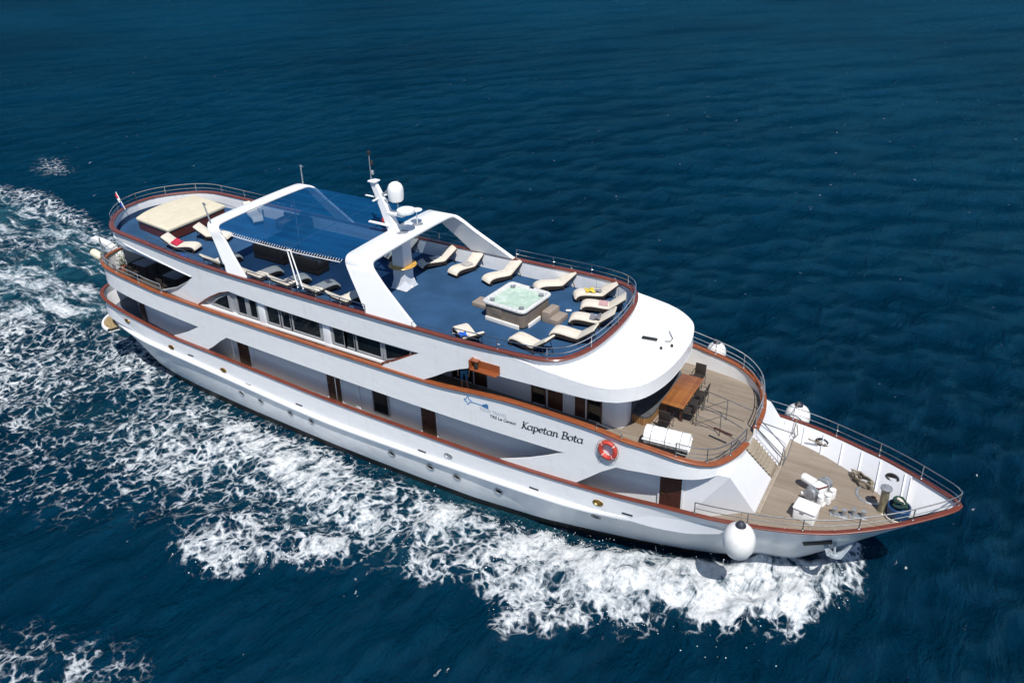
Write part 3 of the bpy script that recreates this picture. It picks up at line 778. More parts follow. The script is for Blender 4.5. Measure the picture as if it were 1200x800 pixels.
def main_deck():
    us = np.linspace(0.05, P_MAIN.U-.25, 170); a = []
    for u in us:
        p, _ = P_MAIN.at(u, .10, -1); z = ZMD(p.x)
        y = abs(p.y)
        if p.x > 14:
            y = y - .22*min(1, max(0, (p.x-14)/3)); st_ = 6.17-(23.7-p.x)*.975; zc_ = ZMAIN(p.x)
            if p.x > 17: y = min(y, P_MAIN.hb(p.x)*max(0, (z-st_)/(zc_-st_))**.75-.08)
            if y < .03: break
        a.append([(p.x, -y*k, z) for k in (1, .5, 0, -.5, -1)])
    o = MB().rings(a).build('main_deck', M['teak'], ship, recalc=False)
    if o.data.polygons[50].normal.z < 0: o.data.flip_normals()
    # bulwark lining with ribs
    for sd in (-1, 1):
        rows = []
        for i, r in enumerate(a):
            x, y, z = r[0]; h, _ = P_MAIN.at(us[i], .17, sd)
            rows.append([(x, sd*abs(y), z-.01), (x+(h.x-x)*.5, sd*(abs(y)+abs(h.y))/2, (z+ZMAIN(h.x))/2), (h.x, h.y, ZMAIN(h.x)-.03)])
        lining = MB().rings(rows).build('bulwark_lining', M['wall'], ship)
        xs = np.array([r[0][0] for r in rows])
        for x in np.arange(16.2, 22.6, .80):
            i = int(np.argmin(abs(xs-x)))
            if rows[i][2][1]*sd < .35: continue
            ribs = MB()
            b, c = Vector(rows[i][0]), Vector(rows[i][2]); inw = Vector((-.01, -sd*.075, 0))
            e = Vector((.014, 0, 0)); b.z += .02; c.z -= .02
            ribs.add([b-e, b+inw*.8-e, c+inw-e, c-e, b+e, b+inw*.8+e, c+inw+e, c+e], [(0, 1, 2, 3), (7, 6, 5, 4), (1, 5, 6, 2), (0, 4, 5, 1), (3, 2, 6, 7), (0, 3, 7, 4)])
            ribs.build('rib', M['wall'], lining, smooth=False)
main_deck()
def aft_shade_cover(plan, zf, x1, inset, mat):  # added sheet over the deck, coloured dark for the shaded interior
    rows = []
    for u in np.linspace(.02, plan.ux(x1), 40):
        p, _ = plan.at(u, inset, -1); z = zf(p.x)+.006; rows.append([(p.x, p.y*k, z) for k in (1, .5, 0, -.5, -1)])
    MB().rings(rows).build('aft_shade_sheet', mat, ship)
M['aft_shade_brown'] = planks('shade_dark_planks', [(.055, .042, .035), (.045, .034, .028), (.03, .023, .02), (.07, .055, .045)])  # dark planks with the covered deck's shade put into the colour
M['aft_shade_grey'] = simple('blue_grey_deck_shade', (.10, .115, .15), .8, 0, .3, 1.2)  # shade of the lower aft interior put into the colour
aft_shade_cover(P_UP, ZUPD, -10.4, .15, M['aft_shade_brown']); aft_shade_cover(P_MAIN, ZMD, -13.5, .14, M['aft_shade_grey'])
# white visor roof between the sun deck rail and the visor edge
def visor():
    top = [(8., 9.73), (8.6, 9.64), (9.3, 9.53), (10, 9.46), (10.5, 9.41), (11., 9.36), (11.5, 9.32), (12, 9.275)]
    def zt(p):
        return float(np.interp(p.x, [7.4]+[t[0] for t in top], [9.735]+[t[1] for t in top])) if p.x < 12 else 9.272
    mb = MB(); un = MB()
    ua = np.linspace(P_VIS.ux(7.4), P_VIS.U, 60); ub = np.linspace(P_SUN.ux(7.4), P_SUN.U, 60)
    for sd in (-1, 1):
        rows = []; ur = []
        for a, b in zip(ua, ub):
            p, _ = P_VIS.at(a, .055, sd); q, _ = P_SUN.at(b, .12, sd); z = zt(p)
            if sd > 0 and a == ua[-1]: pass
            row = []
            for t in (0, .04, .1, .25, .5, .75, 1):
                v = p.lerp(q, t); row.append((v.x, v.y, z+.05*min(1, t*3)*min(1, (p-q).length/1.5)-(.015 if t == 0 else 0)))
            rows.append(row)
            ur.append([(p.x, p.y*.995, 8.70), (p.x*.5+4., p.y*.5, 8.70), (min(p.x, 8.), 0, 8.70)])
        mb.rings(rows); un.rings(ur)
    mb.build('visor_roof', M['roof'], ship, ang=50)
    un.build('visor_ceiling', M['wall_up'], ship)
visor()

# cabins ---------------------------------------------------------------
def wall_rows(pts, z0f, z1f):
    return [[(x, y, z0f(x)) , (x, y, z1f(x))] for x, y in pts]
def main_cabin():
    mb = MB()
    for sd in (-1, 1):
        pts = [(-16.5, sd*2.9), (-14, sd*3.0), (14.9, sd*2.95)]
        xs = np.linspace(-16.5, 14.9, 40); row = [(x, sd*float(np.interp(x, [-16.5, -14, 14.9], [2.9, 3., 2.95]))) for x in xs]
        mb.rings([[(x, y, ZMD(x)-.02) for x, y in row], [(x, y, ZUPD(x)-.17) for x, y in row]])
    mb.add([(-16.5, -2.9, 4.4), (-16.5, 2.9, 4.4), (-16.5, 2.9, 6.7), (-16.5, -2.9, 6.7)], [(0, 1, 2, 3)])
    mb.build('cabin_wall', M['wall'], ship)
    # raked front with the stair well left open
    fr = MB(); zt, zb = 6.44, 4.59; xt, xb = 16.46, 17.32
    def fx(z): return xt+(xb-xt)*(zt-z)/(zt-zb)
    S0, S1 = -.85, .10       # stair opening in y at the top
    B0, B1 = .32, 1.22       # and at the bottom
    A = lambda y, z: (fx(z), y, z)
    fr.add([A(-2.72, zt), A(S0, zt), A(B0, zb), A(-1.95, zb)], [(0, 1, 2, 3)])
    fr.add([A(S1, zt), A(2.75, zt), A(3.30, 4.95), A(3.25, zb), A(B1, zb)], [(0, 1, 2, 3, 4)])
    fr.add([A(2.75, zt), (15.6, 3.5, zt), (16.7, 3.62, 5.25), A(3.30, 4.95)], [(0, 1, 2, 3)])
    # sides from the last door to the raked front
    fr.add([(14.9, -2.95, 4.05), A(-1.95, zb), A(-2.72, zt), (14.9, -2.95, zt)], [(0, 1, 2, 3)])
    fr.add([(14.9, 2.95, zt), A(2.75, zt), A(3.25, zb), (14.9, 2.95, 4.05)], [(0, 1, 2, 3)])
    # cheeks of the stair well
    d = .75
    fr.add([A(S0, zt), A(B0, zb), (fx(zb)-d*.55, B0, zb), (fx(zt)-d, S0, zt)], [(0, 1, 2, 3)])
    fr.add([A(S1, zt), A(B1, zb), (fx(zb)-d*.55, B1, zb), (fx(zt)-d, S1, zt)], [(0, 1, 2, 3)])
    fr.add([(15.3, -2.95, zt+.004), A(-2.72, zt+.004), A(2.75, zt+.004), (15.3, 3.3, zt+.004)], [(0, 1, 2, 3)])
    fr.build('front_bulkhead', M['wall'], ship, smooth=False)
    MB().box((17.40, .65, 4.625), (.14, 5.1, .035)).build('waterway_board', M['step'], ship)
    # companion stairs
    stp = MB(); n = 9
    for i in range(n):
        t = (i+.5)/n; z = 6.52-(6.52-4.72)*t; x = 16.42+(17.22-16.42)*t; y0 = S0+(B0-S0)*t; y1 = S1+(B1-S1)*t
        stp.box((x-.06, (y0+y1)/2, z), (.30, y1-y0-.03, .04)); stp.box((x-.20, (y0+y1)/2, z-.13), (.03, y1-y0-.03, .26))
    stp.build('companion_stairs', M['step'], ship)
    hr = MB()
    for (y0, y1, hh) in ((S1-.04, B1-.05, .45), (S1+.03, B1+.03, .22)):
        a = Vector((16.55, y0, 6.75+hh*.4)); b = Vector((17.5, y1, 4.7+hh)); hr.tube([a, b], .02, 6)
    a, b = Vector((16.6, S1, 7.35)), Vector((17.45, B1+.05, 5.55)); hr.tube([a, b, (17.4, B1, 4.65)], .02, 6)
    a, b = Vector((16.55, S1+.9, 6.55)), Vector((17.62, B1+1.0, 5.6)); hr.tube([a, b, (17.55, B1+.5, 4.9), (17.5, B1+.02, 4.7)], .022, 6)
    hr.build('stair_handrail', M['rail_dark'], ship)
main_cabin()

def slab_door(name, x0, x1, z0, z1, y, mat, handle=True, sd=-1):
    d = MB().rbox(((x0+x1)/2, sd*y, (z0+z1)/2), (x1-x0, .06, z1-z0), .008)
    for k in range(5):      # vertical boards
        x = x0+(k+.5)*(x1-x0)/5; d.box((x, sd*(y+.034), (z0+z1)/2), ((x1-x0)/5-.015, .012, z1-z0-.06))
    o = d.build(name, mat, ship)
    if handle: MB().tube([(x0+.1, sd*(y+.04), z0+1.0), (x0+.1, sd*(y+.1), z0+1.0), (x0+.22, sd*(y+.1), z0+1.0)], .014, 6).build('handle', M['brass'], o)
    fr = MB()
    for x in (x0-.03, x1+.03): fr.box((x, sd*(y+.01), (z0+z1)/2+.02), (.06, .08, z1-z0+.04))
    fr.box(((x0+x1)/2, sd*(y+.012), z1+.03), (x1-x0+.12, .08, .06)); fr.build('door_frame', M['wall'], o)
    return o
for x0, x1 in ((-8.82, -7.99), (-2.78, -1.92), (2.78, 3.59), (13.97, 14.82)):
    for sd in (-1, 1):
        slab_door('door', x0, x1, ZMD(x0)+.06, min(ZMD(x0)+2.12, ZUPD(x0)-.3), 2.995, M['door'], True, sd)
for sd in (-1, 1):
    w = MB()
    for a, b, c, d in ((.0, .05, 4.05, 5.9), (.90, .95, 4.05, 5.9), (.0, .95, 4.0, 4.06)): w.box(((a+b)/2, sd*3.03, (c+d)/2), (b-a, .07, d-c))
    w = w.build('window', M['frame'], ship); MB().box((.475, sd*3.012, 4.98), (.85, .03, 1.84)).build('pane', M['glass'], w)
    MB().box((-16.35, sd*2.96, 5.45), (.32, .12, 2.2)).build('door_post', M['door'], ship)
    MB().rbox((-.93, sd*3.03, 4.9), (.30, .10, 2.4), .03).build('pilaster', M['wall'], ship)

def upper_cabin():
    Y = 2.2
    pts = [(3.1, -3.83), (3.1, -Y)] + [(x, -Y) for x in np.linspace(3.2, 11.5, 20)]
    for a in np.linspace(-90, 0, 9): pts.append((11.55+.5*math.cos(R(a)), -Y+.5+.5*math.sin(R(a))))
    full = pts + [(x, -y) for x, y in pts[::-1]]
    MB().rings([[(x, y, 6.58) for x, y in full], [(x, y, 8.84) for x, y in full]]).build('upper_cabin_wall', M['wall_up'], ship)
    for sd in (-1, 1):
        slab_door('door', 5.20, 5.85, 6.64, 8.6, Y, M['door'], True, sd)
        slab_door('door', 8.75, 9.45, 6.64, 8.6, Y, M['door'], True, sd)
        slab_door('door', 9.98, 10.45, 6.64, 8.6, Y, M['door'], True, sd)
        for x0, x1 in ((4.05, 5.12), (8.0, 8.68), (10.52, 11.15)):  # open passages and doorways; dark panes stand in for the shade inside
            w = MB()
            for a, b, c, d in ((x0, x0+.05, 6.64, 8.6), (x1-.05, x1, 6.64, 8.6), (x0, x1, 8.55, 8.6)): w.box(((a+b)/2, sd*(Y+.02), (c+d)/2), (b-a, .07, d-c))
            w = w.build('window', M['door'], ship); MB().box(((x0+x1)/2, sd*(Y+.008), 7.62), (x1-x0-.1, .03, 1.9)).build('pane', M['glass'], w)
    # front windows of the wheelhouse
    w = MB().box((12.06, 0, 8.05), (.05, 3.1, .9)).build('window', M['frame'], ship); MB().box((12.075, 0, 8.05), (.04, 2.95, .78)).build('pane', M['glass'], w)
    # dark saloon behind the side windows, closed at the stern opening
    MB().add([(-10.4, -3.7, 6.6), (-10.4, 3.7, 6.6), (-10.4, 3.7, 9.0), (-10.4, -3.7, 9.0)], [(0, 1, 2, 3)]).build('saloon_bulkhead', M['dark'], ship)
upper_cabin()

def side_windows():
    for sd in (-1, 1):
        y = 3.66
        MB().rings([[(x, sd*y, 7.3), (x, sd*y, 8.95)] for x in np.linspace(-10.4, 3.9, 12)]).build('window_wall', M['frame'], ship)
        for x0, x1 in ((-5.90, -5.48), (-1.84, -1.42)): MB().rbox(((x0+x1)/2, sd*(y+.06), 8.1), (x1-x0, .12, 1.5), .02).build('window_pillar', M['white'], ship)
        MB().box((-3.6, sd*3.72, 7.47), (12.9, .16, .10)).build('window_ledge', M['plastic_white'], ship)
        zt = lambda x: float(np.interp(x, [-9.2, -7.7, -5.1, -2.1, .8, 3.7], [7.95, 8.62, 8.55, 8.50, 8.47, 8.50]))
        groups = [((-9.15, -7.98, 'tri'), (-7.34, -6.78), (-6.52, -6.04)), ((-5.36, -4.6), (-4.41, -3.9), (-3.72, -2.06)), ((-1.26, -.66), (-.52, -.07), (.10, 1.42)), ((1.68, 3.35, 'tri2'),)]
        for gr in groups:
            for g in gr:
                x0, x1 = g[:2]; zb = 7.66
                if len(g) > 2 and g[2] == 'tri': poly = [(x0, zb+.08), (x1, zb), (x1, zt(x1)-.04), (x0+.5, 8.12)]
                elif len(g) > 2: poly = [(x0, zb), (x1-.85, zb+.28), (x1, 8.42), (x0, 8.42)]
                else: poly = [(x0, zb), (x1, zb), (x1, zt(x1)), (x0, zt(x0))]
                cx = sum(p[0] for p in poly)/4; cz = sum(p[1] for p in poly)/4
                big = [(cx+(p[0]-cx)*(1+.14/max(.3, abs(p[0]-cx))), cz+(p[1]-cz)*1.16) for p in poly]
                mt = Matrix(((1, 0, 0, 0), (0, 0, -sd, 0), (0, 1, 0, 0), (0, 0, 0, 1)))
                def pl(mb, q, a, b):
                    mb.prism(q, 0, b-a, Matrix.Translation((0, sd*a, 0)) @ Matrix(((1, 0, 0, 0), (0, 0, sd, 0), (0, 1, 0, 0), (0, 0, 0, 1))))
                    return mb
                fr = MB()
                n = 4
                for i in range(n):
                    a, b, c, d = poly[i], poly[(i+1) % n], big[(i+1) % n], big[i]; pl(fr, [a, b, c, d], y+.005, y+.075)
                w = fr.build('window', M['frame'], ship, smooth=False)
                pl(MB(), poly, y+.01, y+.03).build('pane', M['glass'], w, smooth=False)
        # wooden lip at the two pointed ends
        for q in ([(-10.15, 7.48), (-9.13, 8.13), (-8.37, 8.52), (-7.66, 8.75)], [(1.5, 7.46), (2.6, 8.02), (3.62, 8.58)]):
            MB().tube([(x, sd*3.80, z) for x, z in q], .045, 6).build('window_lip', M['cap'], ship)
        MB().tube([(x, sd*3.84, z) for x, z in ((3.75, 7.42), (4.36, 7.74), (5.03, 8.16), (5.68, 8.47), (6.3, 8.70))], .04, 6).build('opening_lip', M['cap_up'], ship)
        MB().tube([(x, sd*3.70, z) for x, z in ((-13.1, 7.52), (-11.77, 7.97), (-10.77, 8.53), (-10.32, 8.88))], .05, 6).build('opening_lip', M['frame'], ship)
side_windows()

# hull fittings ----------------------------------------------------------
def hull_fittings():
    for sd in (-1, 1):
        for x, z in ((-8.05, 2.96), (-6.66, 2.95), (-4.62, 2.92), (-3.22, 2.92), (1.65, 2.85), (3.8, 2.91), (5.2, 2.9), (7.28, 2.92), (11.69, 3.37), (15.14, 4.0)):
            p, n = on_hull(x, z, sd); mt = mat_on(p, n, .0)
            k = 1 if x > -3 else .85
            o = MB().lathe([(.13*k, -.02), (.185*k, -.02), (.185*k, .035), (.15*k, .045), (.125*k, .02), (.125*k, -.01)], 18, mt @ Matrix.Diagonal((1.15, 1, 1, 1))).build('porthole', M['galv'], ship)
            MB().lathe([(1e-4, .012), (.13*k, .012)], 18, mt @ Matrix.Diagonal((1.15, 1, 1, 1))).build('pane', M['glass'], o)
        for x, z, br in ((-16.44, 4.99, 1), (-12.89, 4.36, 1), (-8.97, 4.11, 1), (4.9, 3.99, 0), (11.9, 4.36, 1)):
            p, n = on_hull(x, z, sd); mt = mat_on(p, n) @ Matrix.Diagonal((1.15, .66, 1, 1))
            o = MB().lathe([(.12, -.03), (.19, -.02), (.19, .04), (.15, .05), (.12, .02)], 20, mt).build('fairlead', M['brass'] if br else M['galv'], ship)
            MB().lathe([(1e-4, .008), (.13, .008)], 16, mt).build('opening', M['tan'] if br else M['dark'], o)
        for x, z in ((-11.4, 4.22), (-7.3, 3.70), (-3.83, 3.64), (3.47, 3.62), (9.07, 3.84), (13.08, 4.18)):
            p, n = on_hull(x, z+.06, sd); MB().rbox((0, 0, 0), (.42, .07, .03), .02).build('scupper', M['dark'], ship).matrix_world = mat_on(p, n, .005)
hull_fittings()

# stern platform at strake level
def platform():
    mb = MB(); pts = []
    for u in np.linspace(0, P_MAIN.ux(-18.2), 24):
        p, n = P_MAIN.at(u, 0, -1); pts.append((p, n))
    def ring(k):
        out = []
        for p, n in pts: out.append(p+n*k)
        return [Vector((q.x, -q.y, 0)) for q in reversed(out[1:])] + out
    w = [.05+.95*max(0, 1-abs(i-23)/25)**.6 for i in range(47)]
    a = ring(-.6); b = [q for q in ring(0)]
    o = []; base = ring(0); nn = [(-n if False else n) for p, n in pts]
    norm = [Vector((n.x, -n.y, 0)) for p, n in reversed(pts[1:])] + [n for p, n in pts]
    rim = MB(); rows = []; rows2 = []
    for i, (q, n) in enumerate(zip(base, norm)):
        i_ = q - n*.5; e = q + n*w[i]*.78
        z = 4.02
        rows.append([i_+Vector((0, 0, z)), e-n*.12+Vector((0, 0, z))]); 
        rows2.append([e-n*.12+Vector((0, 0, z)), e-n*.10+Vector((0, 0, z+.07)), e+Vector((0, 0, z+.07)), e+n*.04+Vector((0, 0, z-.02)), e+Vector((0, 0, z-.16)), i_+Vector((0, 0, z-.25))])
    MB().rings(rows).build('swim_platform', M['tan'], ship)
    MB().rings(rows2).build('platform_edge', M['plastic_white'], ship)
platform()

# railings -----------------------------------------------------------------
def railing(plan, zf, u0, u1, side, heights, inset, every, r=.022, mat=None, name='guard_rail', ends=True, lean=0.):
    mb = MB(); us = np.linspace(u0, u1, max(8, int((u1-u0)/.3)))
    for h in heights:
        pts = []
        for u in us:
            p, n = plan.at(u, inset-lean*h, side); pts.append((p.x, p.y, zf(p.x)+h))
        mb.tube(pts, r if h == heights[-1] else r*.7, 6)
    for u in np.linspace(u0, u1, max(2, int(round((u1-u0)/every))+1)):
        p, n = plan.at(u, inset, side); q, n = plan.at(u, inset-lean*heights[-1], side)
        mb.tube([(p.x, p.y, zf(p.x)+.01), (q.x, q.y, zf(q.x)+heights[-1])], r*.9, 6)
        mb.lathe([(.05, 0), (.05, .015), (.03, .03)], 8, Matrix.Translation((p.x, p.y, zf(p.x)+.035)))
    return mb.build(name, mat or M['steel'], ship)
zs = lambda x: ZSUN(x); zu = lambda x: ZUP(x); zm = lambda x: ZMAIN(x)
ux = P_SUN.ux
railing(P_SUN, zs, 0, ux(-9.0), 1, (.24, .5), .07, 1.7)
railing(P_SUN, zs, 0, ux(-17.7), -1, (.24, .5), .07, 1.7)
railing(P_SUN, zs, ux(-6.0), ux(1.0), 1, (.24, .48), .07, 1.75)
railing(P_SUN, zs, ux(3.75), P_SUN.U, 1, (.24, .48), .07, 1.9)
railing(P_SUN, zs, ux(-13.6), ux(-7.6), -1, (.20, .42), .07, 1.5)
railing(P_SUN, zs, ux(-6.1), ux(.95), -1, (.20, .42), .07, 1.5)
railing(P_SUN, zs, ux(5.4), P_SUN.U, -1, (.24, .48), .07, 1.9)
railing(P_SUN, zs, ux(3.4), ux(5.4), -1, (.24,), .07, 2.0, r=.012)
ux = P_MAIN.ux
railing(P_MAIN, zm, ux(15.6), P_MAIN.U, -1, (.26, .52), .09, 1.9, lean=.05, mat=M['rail_dark'])
railing(P_MAIN, zm, ux(13.5), P_MAIN.U, 1, (.28, .58), .09, 1.9, lean=.05)
ux = P_UP.ux
railing(P_UP, zu, ux(14.7), P_UP.U-1.0, -1, (.18, .36, .60), .10, 1.1, mat=M['rail_dark'])
railing(P_UP, zu, ux(12.4), P_UP.U-.15, 1, (.2, .4, .68), .10, 1.35, mat=M['galv'])
railing(P_UP, zu, ux(11.7), ux(12.7), -1, (.22,), .10, 1.0, r=.016, mat=M['rail_dark'])
for sd in (-1, 1): railing(P_UP, zu, .2, ux(-12.9), sd, (.24, .5), .08, 1.7, mat=M['galv'])
# inner stair-head barrier
for a, b in (((14.3, .62), (15.3, .42)), ((14.4, -.53), (15.4, -.72))):
    A = Vector((*a, 6.6)); B = Vector((*b, 6.6)); up = Vector((0, 0, 1))
    mb = MB().tube([A, A+up*.95, B+up*.95, B], .02, 6); mb.tube([A+up*.5, B+up*.5], .013, 6); mb.tube([A+up*.1, B+up*.9], .012, 6)
    e = Vector((16.3, .3 if a[1] > 0 else -1.0, 7.45)); mb.tube([B+up*.95, e], .02, 6)
    mb.build('stair_head_rail', M['rail_dark'], ship)
MB().rbox((15.65, -1.2, 7.2), (.75, .10, .04), .01, R(-12)).build('gate_board', M['door'], ship)
# stanchions between decks
for sd in (-1, 1):
    for x in (-17.6, -8.0, -1.3):
        mb = MB(); p, n = P_UP.at(P_UP.ux(x), .12, sd)
        if x < -15: mb.tube([(p.x, p.y, ZUP(x)), (p.x, p.y, 9.6)], .045, 8)
        else: mb.tube([(p.x, sd*3.97, ZMAIN(x)), (p.x, sd*3.97, ZB(x)+.05)], .022, 6)
        mb.build('stanchion', M['galv'] if x < -15 else M['steel'], ship)
    MB().tube([(-18.6, sd*2.2, ZMAIN(-18.6)), (-18.6, sd*2.0, 6.95)], .03, 6).build('stanchion', M['steel'], ship)

# arches, mast ---------------------------------------------------------------
def arch(name, path, thick=.16):
    """path: (y, z, x_rear, x_front) down one leg, over and down the other"""
    P = crom([(p[0], p[1], p[2], p[3]) for p in path], 10); n = len(P); out = []
    rows = []
    for i in range(n):
        y, z, xr, xf = P[i]; a = P[max(i-1, 0)]; b = P[min(i+1, n-1)]
        t = Vector((0, b[0]-a[0], b[1]-a[1])).normalized(); nr = Vector((0, -t.z, t.y))
        o = Vector((0, y, z)); i_ = o-nr*thick; e = .03
        X = Vector((1, 0, 0))
        rows.append([o+X*(xr+e), o+X*(xf-e), o+X*xf-nr*e, i_+X*xf+nr*e, i_+X*(xf-e), i_+X*(xr+e), i_+X*xr+nr*e, o+X*xr-nr*e])
    mb = MB().rings(rows, True); mb.add(rows[0], [tuple(range(8))]); mb.add(rows[-1], [tuple(range(8))])
    return mb.build(name, M['roof'], ship, ang=50)
AZ = 11.86
fa = arch('arch', [(-3.90, 9.80, .90, 3.58), (-3.72, 10.4, .48, 2.72), (-3.46, 11.2, -.16, 1.60), (-3.28, 11.62, -.48, 1.10), (-3.0, 11.82, -.60, .86), (-2.5, AZ, -.62, .80), (0, AZ+.03, -.62, .78), (2.6, AZ, -.62, .80), (3.1, 11.80, -.58, .90), (3.34, 11.55, -.42, 1.16), (3.52, 11.1, -.1, 1.7), (3.75, 10.4, .62, 2.76), (3.92, 9.82, 1.20, 3.66)])
aa = arch('arch', [(-3.88, 9.82, -7.52, -6.22), (-3.70, 10.4, -8.0, -6.9), (-3.46, 11.15, -8.62, -7.72), (-3.34, 11.6, -9.0, -8.2), (-3.1, 11.8, -9.22, -8.46), (-2.6, AZ, -9.28, -8.52), (0, AZ+.03, -9.28, -8.54), (2.7, AZ, -9.28, -8.52), (3.15, 11.8, -9.2, -8.45), (3.36, 11.58, -9.0, -8.2), (3.5, 11.1, -8.6, -7.7), (3.72, 10.4, -8.0, -6.9), (3.9, 9.84, -7.52, -6.3)], .13)
# stiffeners on the inner face of the fore arch legs
mb = MB()
for s0, s1 in (((1.85, 3.80, 9.95), (.35, 3.42, 11.3)), ((2.9, 3.80, 9.95), (.9, 3.40, 11.3))):
    mb.tube([s0, s1], .03, 6)
mb.tube([(.75, 3.63, 10.6), (2.45, 3.66, 10.55)], .015, 6)
mb.build('stiffener', M['white'], fa)
for x, y, h, ln in ((-8.9, 3.05, .95, 0), (-8.95, -3.15, .85, -.25)):
    mb = MB().tube([(x, y, AZ-.02), (x+ln, y, AZ+h)], .035, 8); mb.lathe([(1e-4, 0), (.06, .01), (.06, .08), (1e-4, .1)], 10, Matrix.Translation((x+ln, y, AZ+h)))
    mb.tube([(x+ln, y, AZ+h), (x+ln+.15, y, AZ+h+.02)], .03, 6)
    mb.build('light_pole', M['galv'], aa)

def mast():
    # pillar under the fore arch, with an amber ring table
    mb = MB(); cx, cy = -.24, .24
    mb.rings([[(cx+sx*w, cy+sy*w, z) for sx, sy in ((-1, -1), (1, -1), (1, 1), (-1, 1))] for z, w in ((8.99, .46), (9.02, .46), (9.03, .36), (9.4, .33), (11.75, .31))], True)
    for k in range(4):
        a = R(45+90*k); mb.add([(cx+.5*math.cos(a)*1.2, cy+.5*math.sin(a)*1.2, 9.03), (cx+.36*math.cos(a-.75)*1.35, cy+.36*math.sin(a-.75)*1.35, 9.03), (cx+.45*math.cos(a), cy+.45*math.sin(a), 9.5), (cx+.36*math.cos(a+.75)*1.35, cy+.36*math.sin(a+.75)*1.35, 9.03)], [(0, 1, 2), (0, 2, 3)])
    mb.build('mast_pillar', M['wall_up'], ship)
    MB().lathe([(.3, 0), (.64, 0), (.66, .025), (.64, .05), (.3, .05)], 36, Matrix.Translation((cx, cy, 10.1))).build('ring_table', M['gold'], ship)
    m0 = MB(); 
    def sec(x, z, w, d): return [(x-d, -w, z), (x+d, -w, z), (x+d, w, z), (x-d, w, z)]
    m0.rings([sec(-.30, AZ+.02, .20, .26), sec(-.75, 12.9, .15, .20), (sec(-1.28, 14.0, .10, .14)), sec(-1.32, 14.06, .10, .14)], True)
    m0.add(sec(-1.32, 14.06, .10, .14), [(0, 1, 2, 3)])
    mast = m0.build('mast', M['white'], ship)
    MB().rbox((-1.28, 0, 14.12), (.42, .42, .08), .03).build('mast_head', M['plastic_white'], mast)
    p = MB().tube([(-1.42, .0, 14.1), (-1.42, 0, 15.45)], .025, 8)
    p.build('signal_pole', M['galv'], mast)
    for z, m_, dx in ((15.4, 'black', 0), (14.95, 'black', .12), (14.5, 'galv', .1)):
        MB().lathe([(1e-4, -.09), (.075, -.08), (.075, .06), (.05, .1), (1e-4, .11)], 12, Matrix.Translation((-1.42+dx, 0, z))).build('mast_light', M[m_], mast)
    y = MB().rbox((-1.02, 0, 13.36), (.10, 1.0, .06), .02); y.rbox((-1.45, .05, 13.33), (.9, .10, .05), .02); y.build('yard', M['plastic_white'], mast)
    # satellite dome on its bracket
    d = MB().lathe([(1e-4, -.50), (.26, -.50), (.33, -.44), (.36, -.2), (.36, .0), (.34, .14), (.27, .28), (.15, .37), (1e-4, .40)], 28, Matrix.Translation((-.08, 0, 13.86)))
    d.build('satellite_dome', M['plastic_white'], mast)
    b = MB().tube([(-.95, 0, 13.4), (-.4, 0, 13.95)], .03, 6); b.tube([(-.85, 0, 13.3), (-.1, 0, 13.32)], .04, 6); b.tube([(-.95, 0, 13.55), (-.42, 0, 13.75)], .025, 6); b.tube([(-.03, 0, 13.36), (.0, 0, 12.7)], .025, 6)
    b.build('dome_bracket', M['galv'], mast)
    MB().lathe([(1e-4, 0), (.3, 0), (.40, .05), (.42, .12), (.40, .20), (.28, .25), (1e-4, .26)], 28, Matrix.Translation((.42, 0, 12.85))).build('radar_dome', M['plastic_white'], mast)
    MB().rbox((-.15, 0, 12.74), (.95, .34, .14), .04).build('radar_shelf', M['plastic_white'], mast)
    MB().rbox((-1.05, -.2, 12.18), (1.15, .16, .08), .03).build('antenna_arm', M['plastic_white'], mast)
    MB().rbox((-.85, -.1, 12.36), (.12, .12, .2), .03).build('red_lamp', M['red'], mast)
    g = MB().tube([(.12, 1.12, AZ), (.12, 1.12, 12.55)], .02, 8); g.lathe([(1e-4, -.02), (.26, -.01), (.27, .02), (.2, .05), (1e-4, .06)], 24, Matrix.Translation((.12, 1.12, 12.58))); g.build('gps_antenna', M['plastic_white'], fa)
    MB().lathe([(1e-4, .045), (.24, .045), (.26, .03)], 24, Matrix.Translation((.14, 1.12, AZ))).build('antenna_base', M['galv'], fa)
    MB().lathe([(1e-4, .046), (.27, .046), (.29, .03)], 24, Matrix.Translation((.1, .0, AZ))).build('mast_collar', M['galv'], fa)
mast()

# navigation light box and visor fittings
mb = MB(); y = -3.93
mb.box((6.95, y, 8.95), (1.25, .04, .36)); mb.box((6.95, y-.14, 8.80), (1.25, .30, .04)); mb.box((6.35, y-.14, 9.0), (.05, .30, .42)); mb.box((6.5, y-.1, 9.15), (.35, .2, .05))
nb = mb.build('navigation_light_box', M['cap_up'], ship)
MB().lathe([(1e-4, 0), (.08, 0), (.08, .2), (.05, .25), (1e-4, .26)], 12, Matrix.Translation((6.58, y-.15, 8.82))).build('lamp', M['black'], nb)
mb = MB().rbox((11.95, .45, 9.37), (.62, .16, .07), .02, R(8)); mb.build('roof_hatch', M['steel_dark'], ship)
mb = MB().tube([(12.72, .62, 9.32), (12.75, .9, 9.36), (12.42, 1.36, 9.40)], .014, 6); mb.tube([(12.72, .62, 9.36), (12.55, .55, 9.36)], .014, 6)
for x, y in ((12.62, -.02), (12.92, .36)): mb.lathe([(1e-4, 0), (.06, 0), (.05, .09), (1e-4, .1)], 8, Matrix.Translation((x, y, 9.31)))
mb.build('wiper_horn', M['steel_dark'], ship)

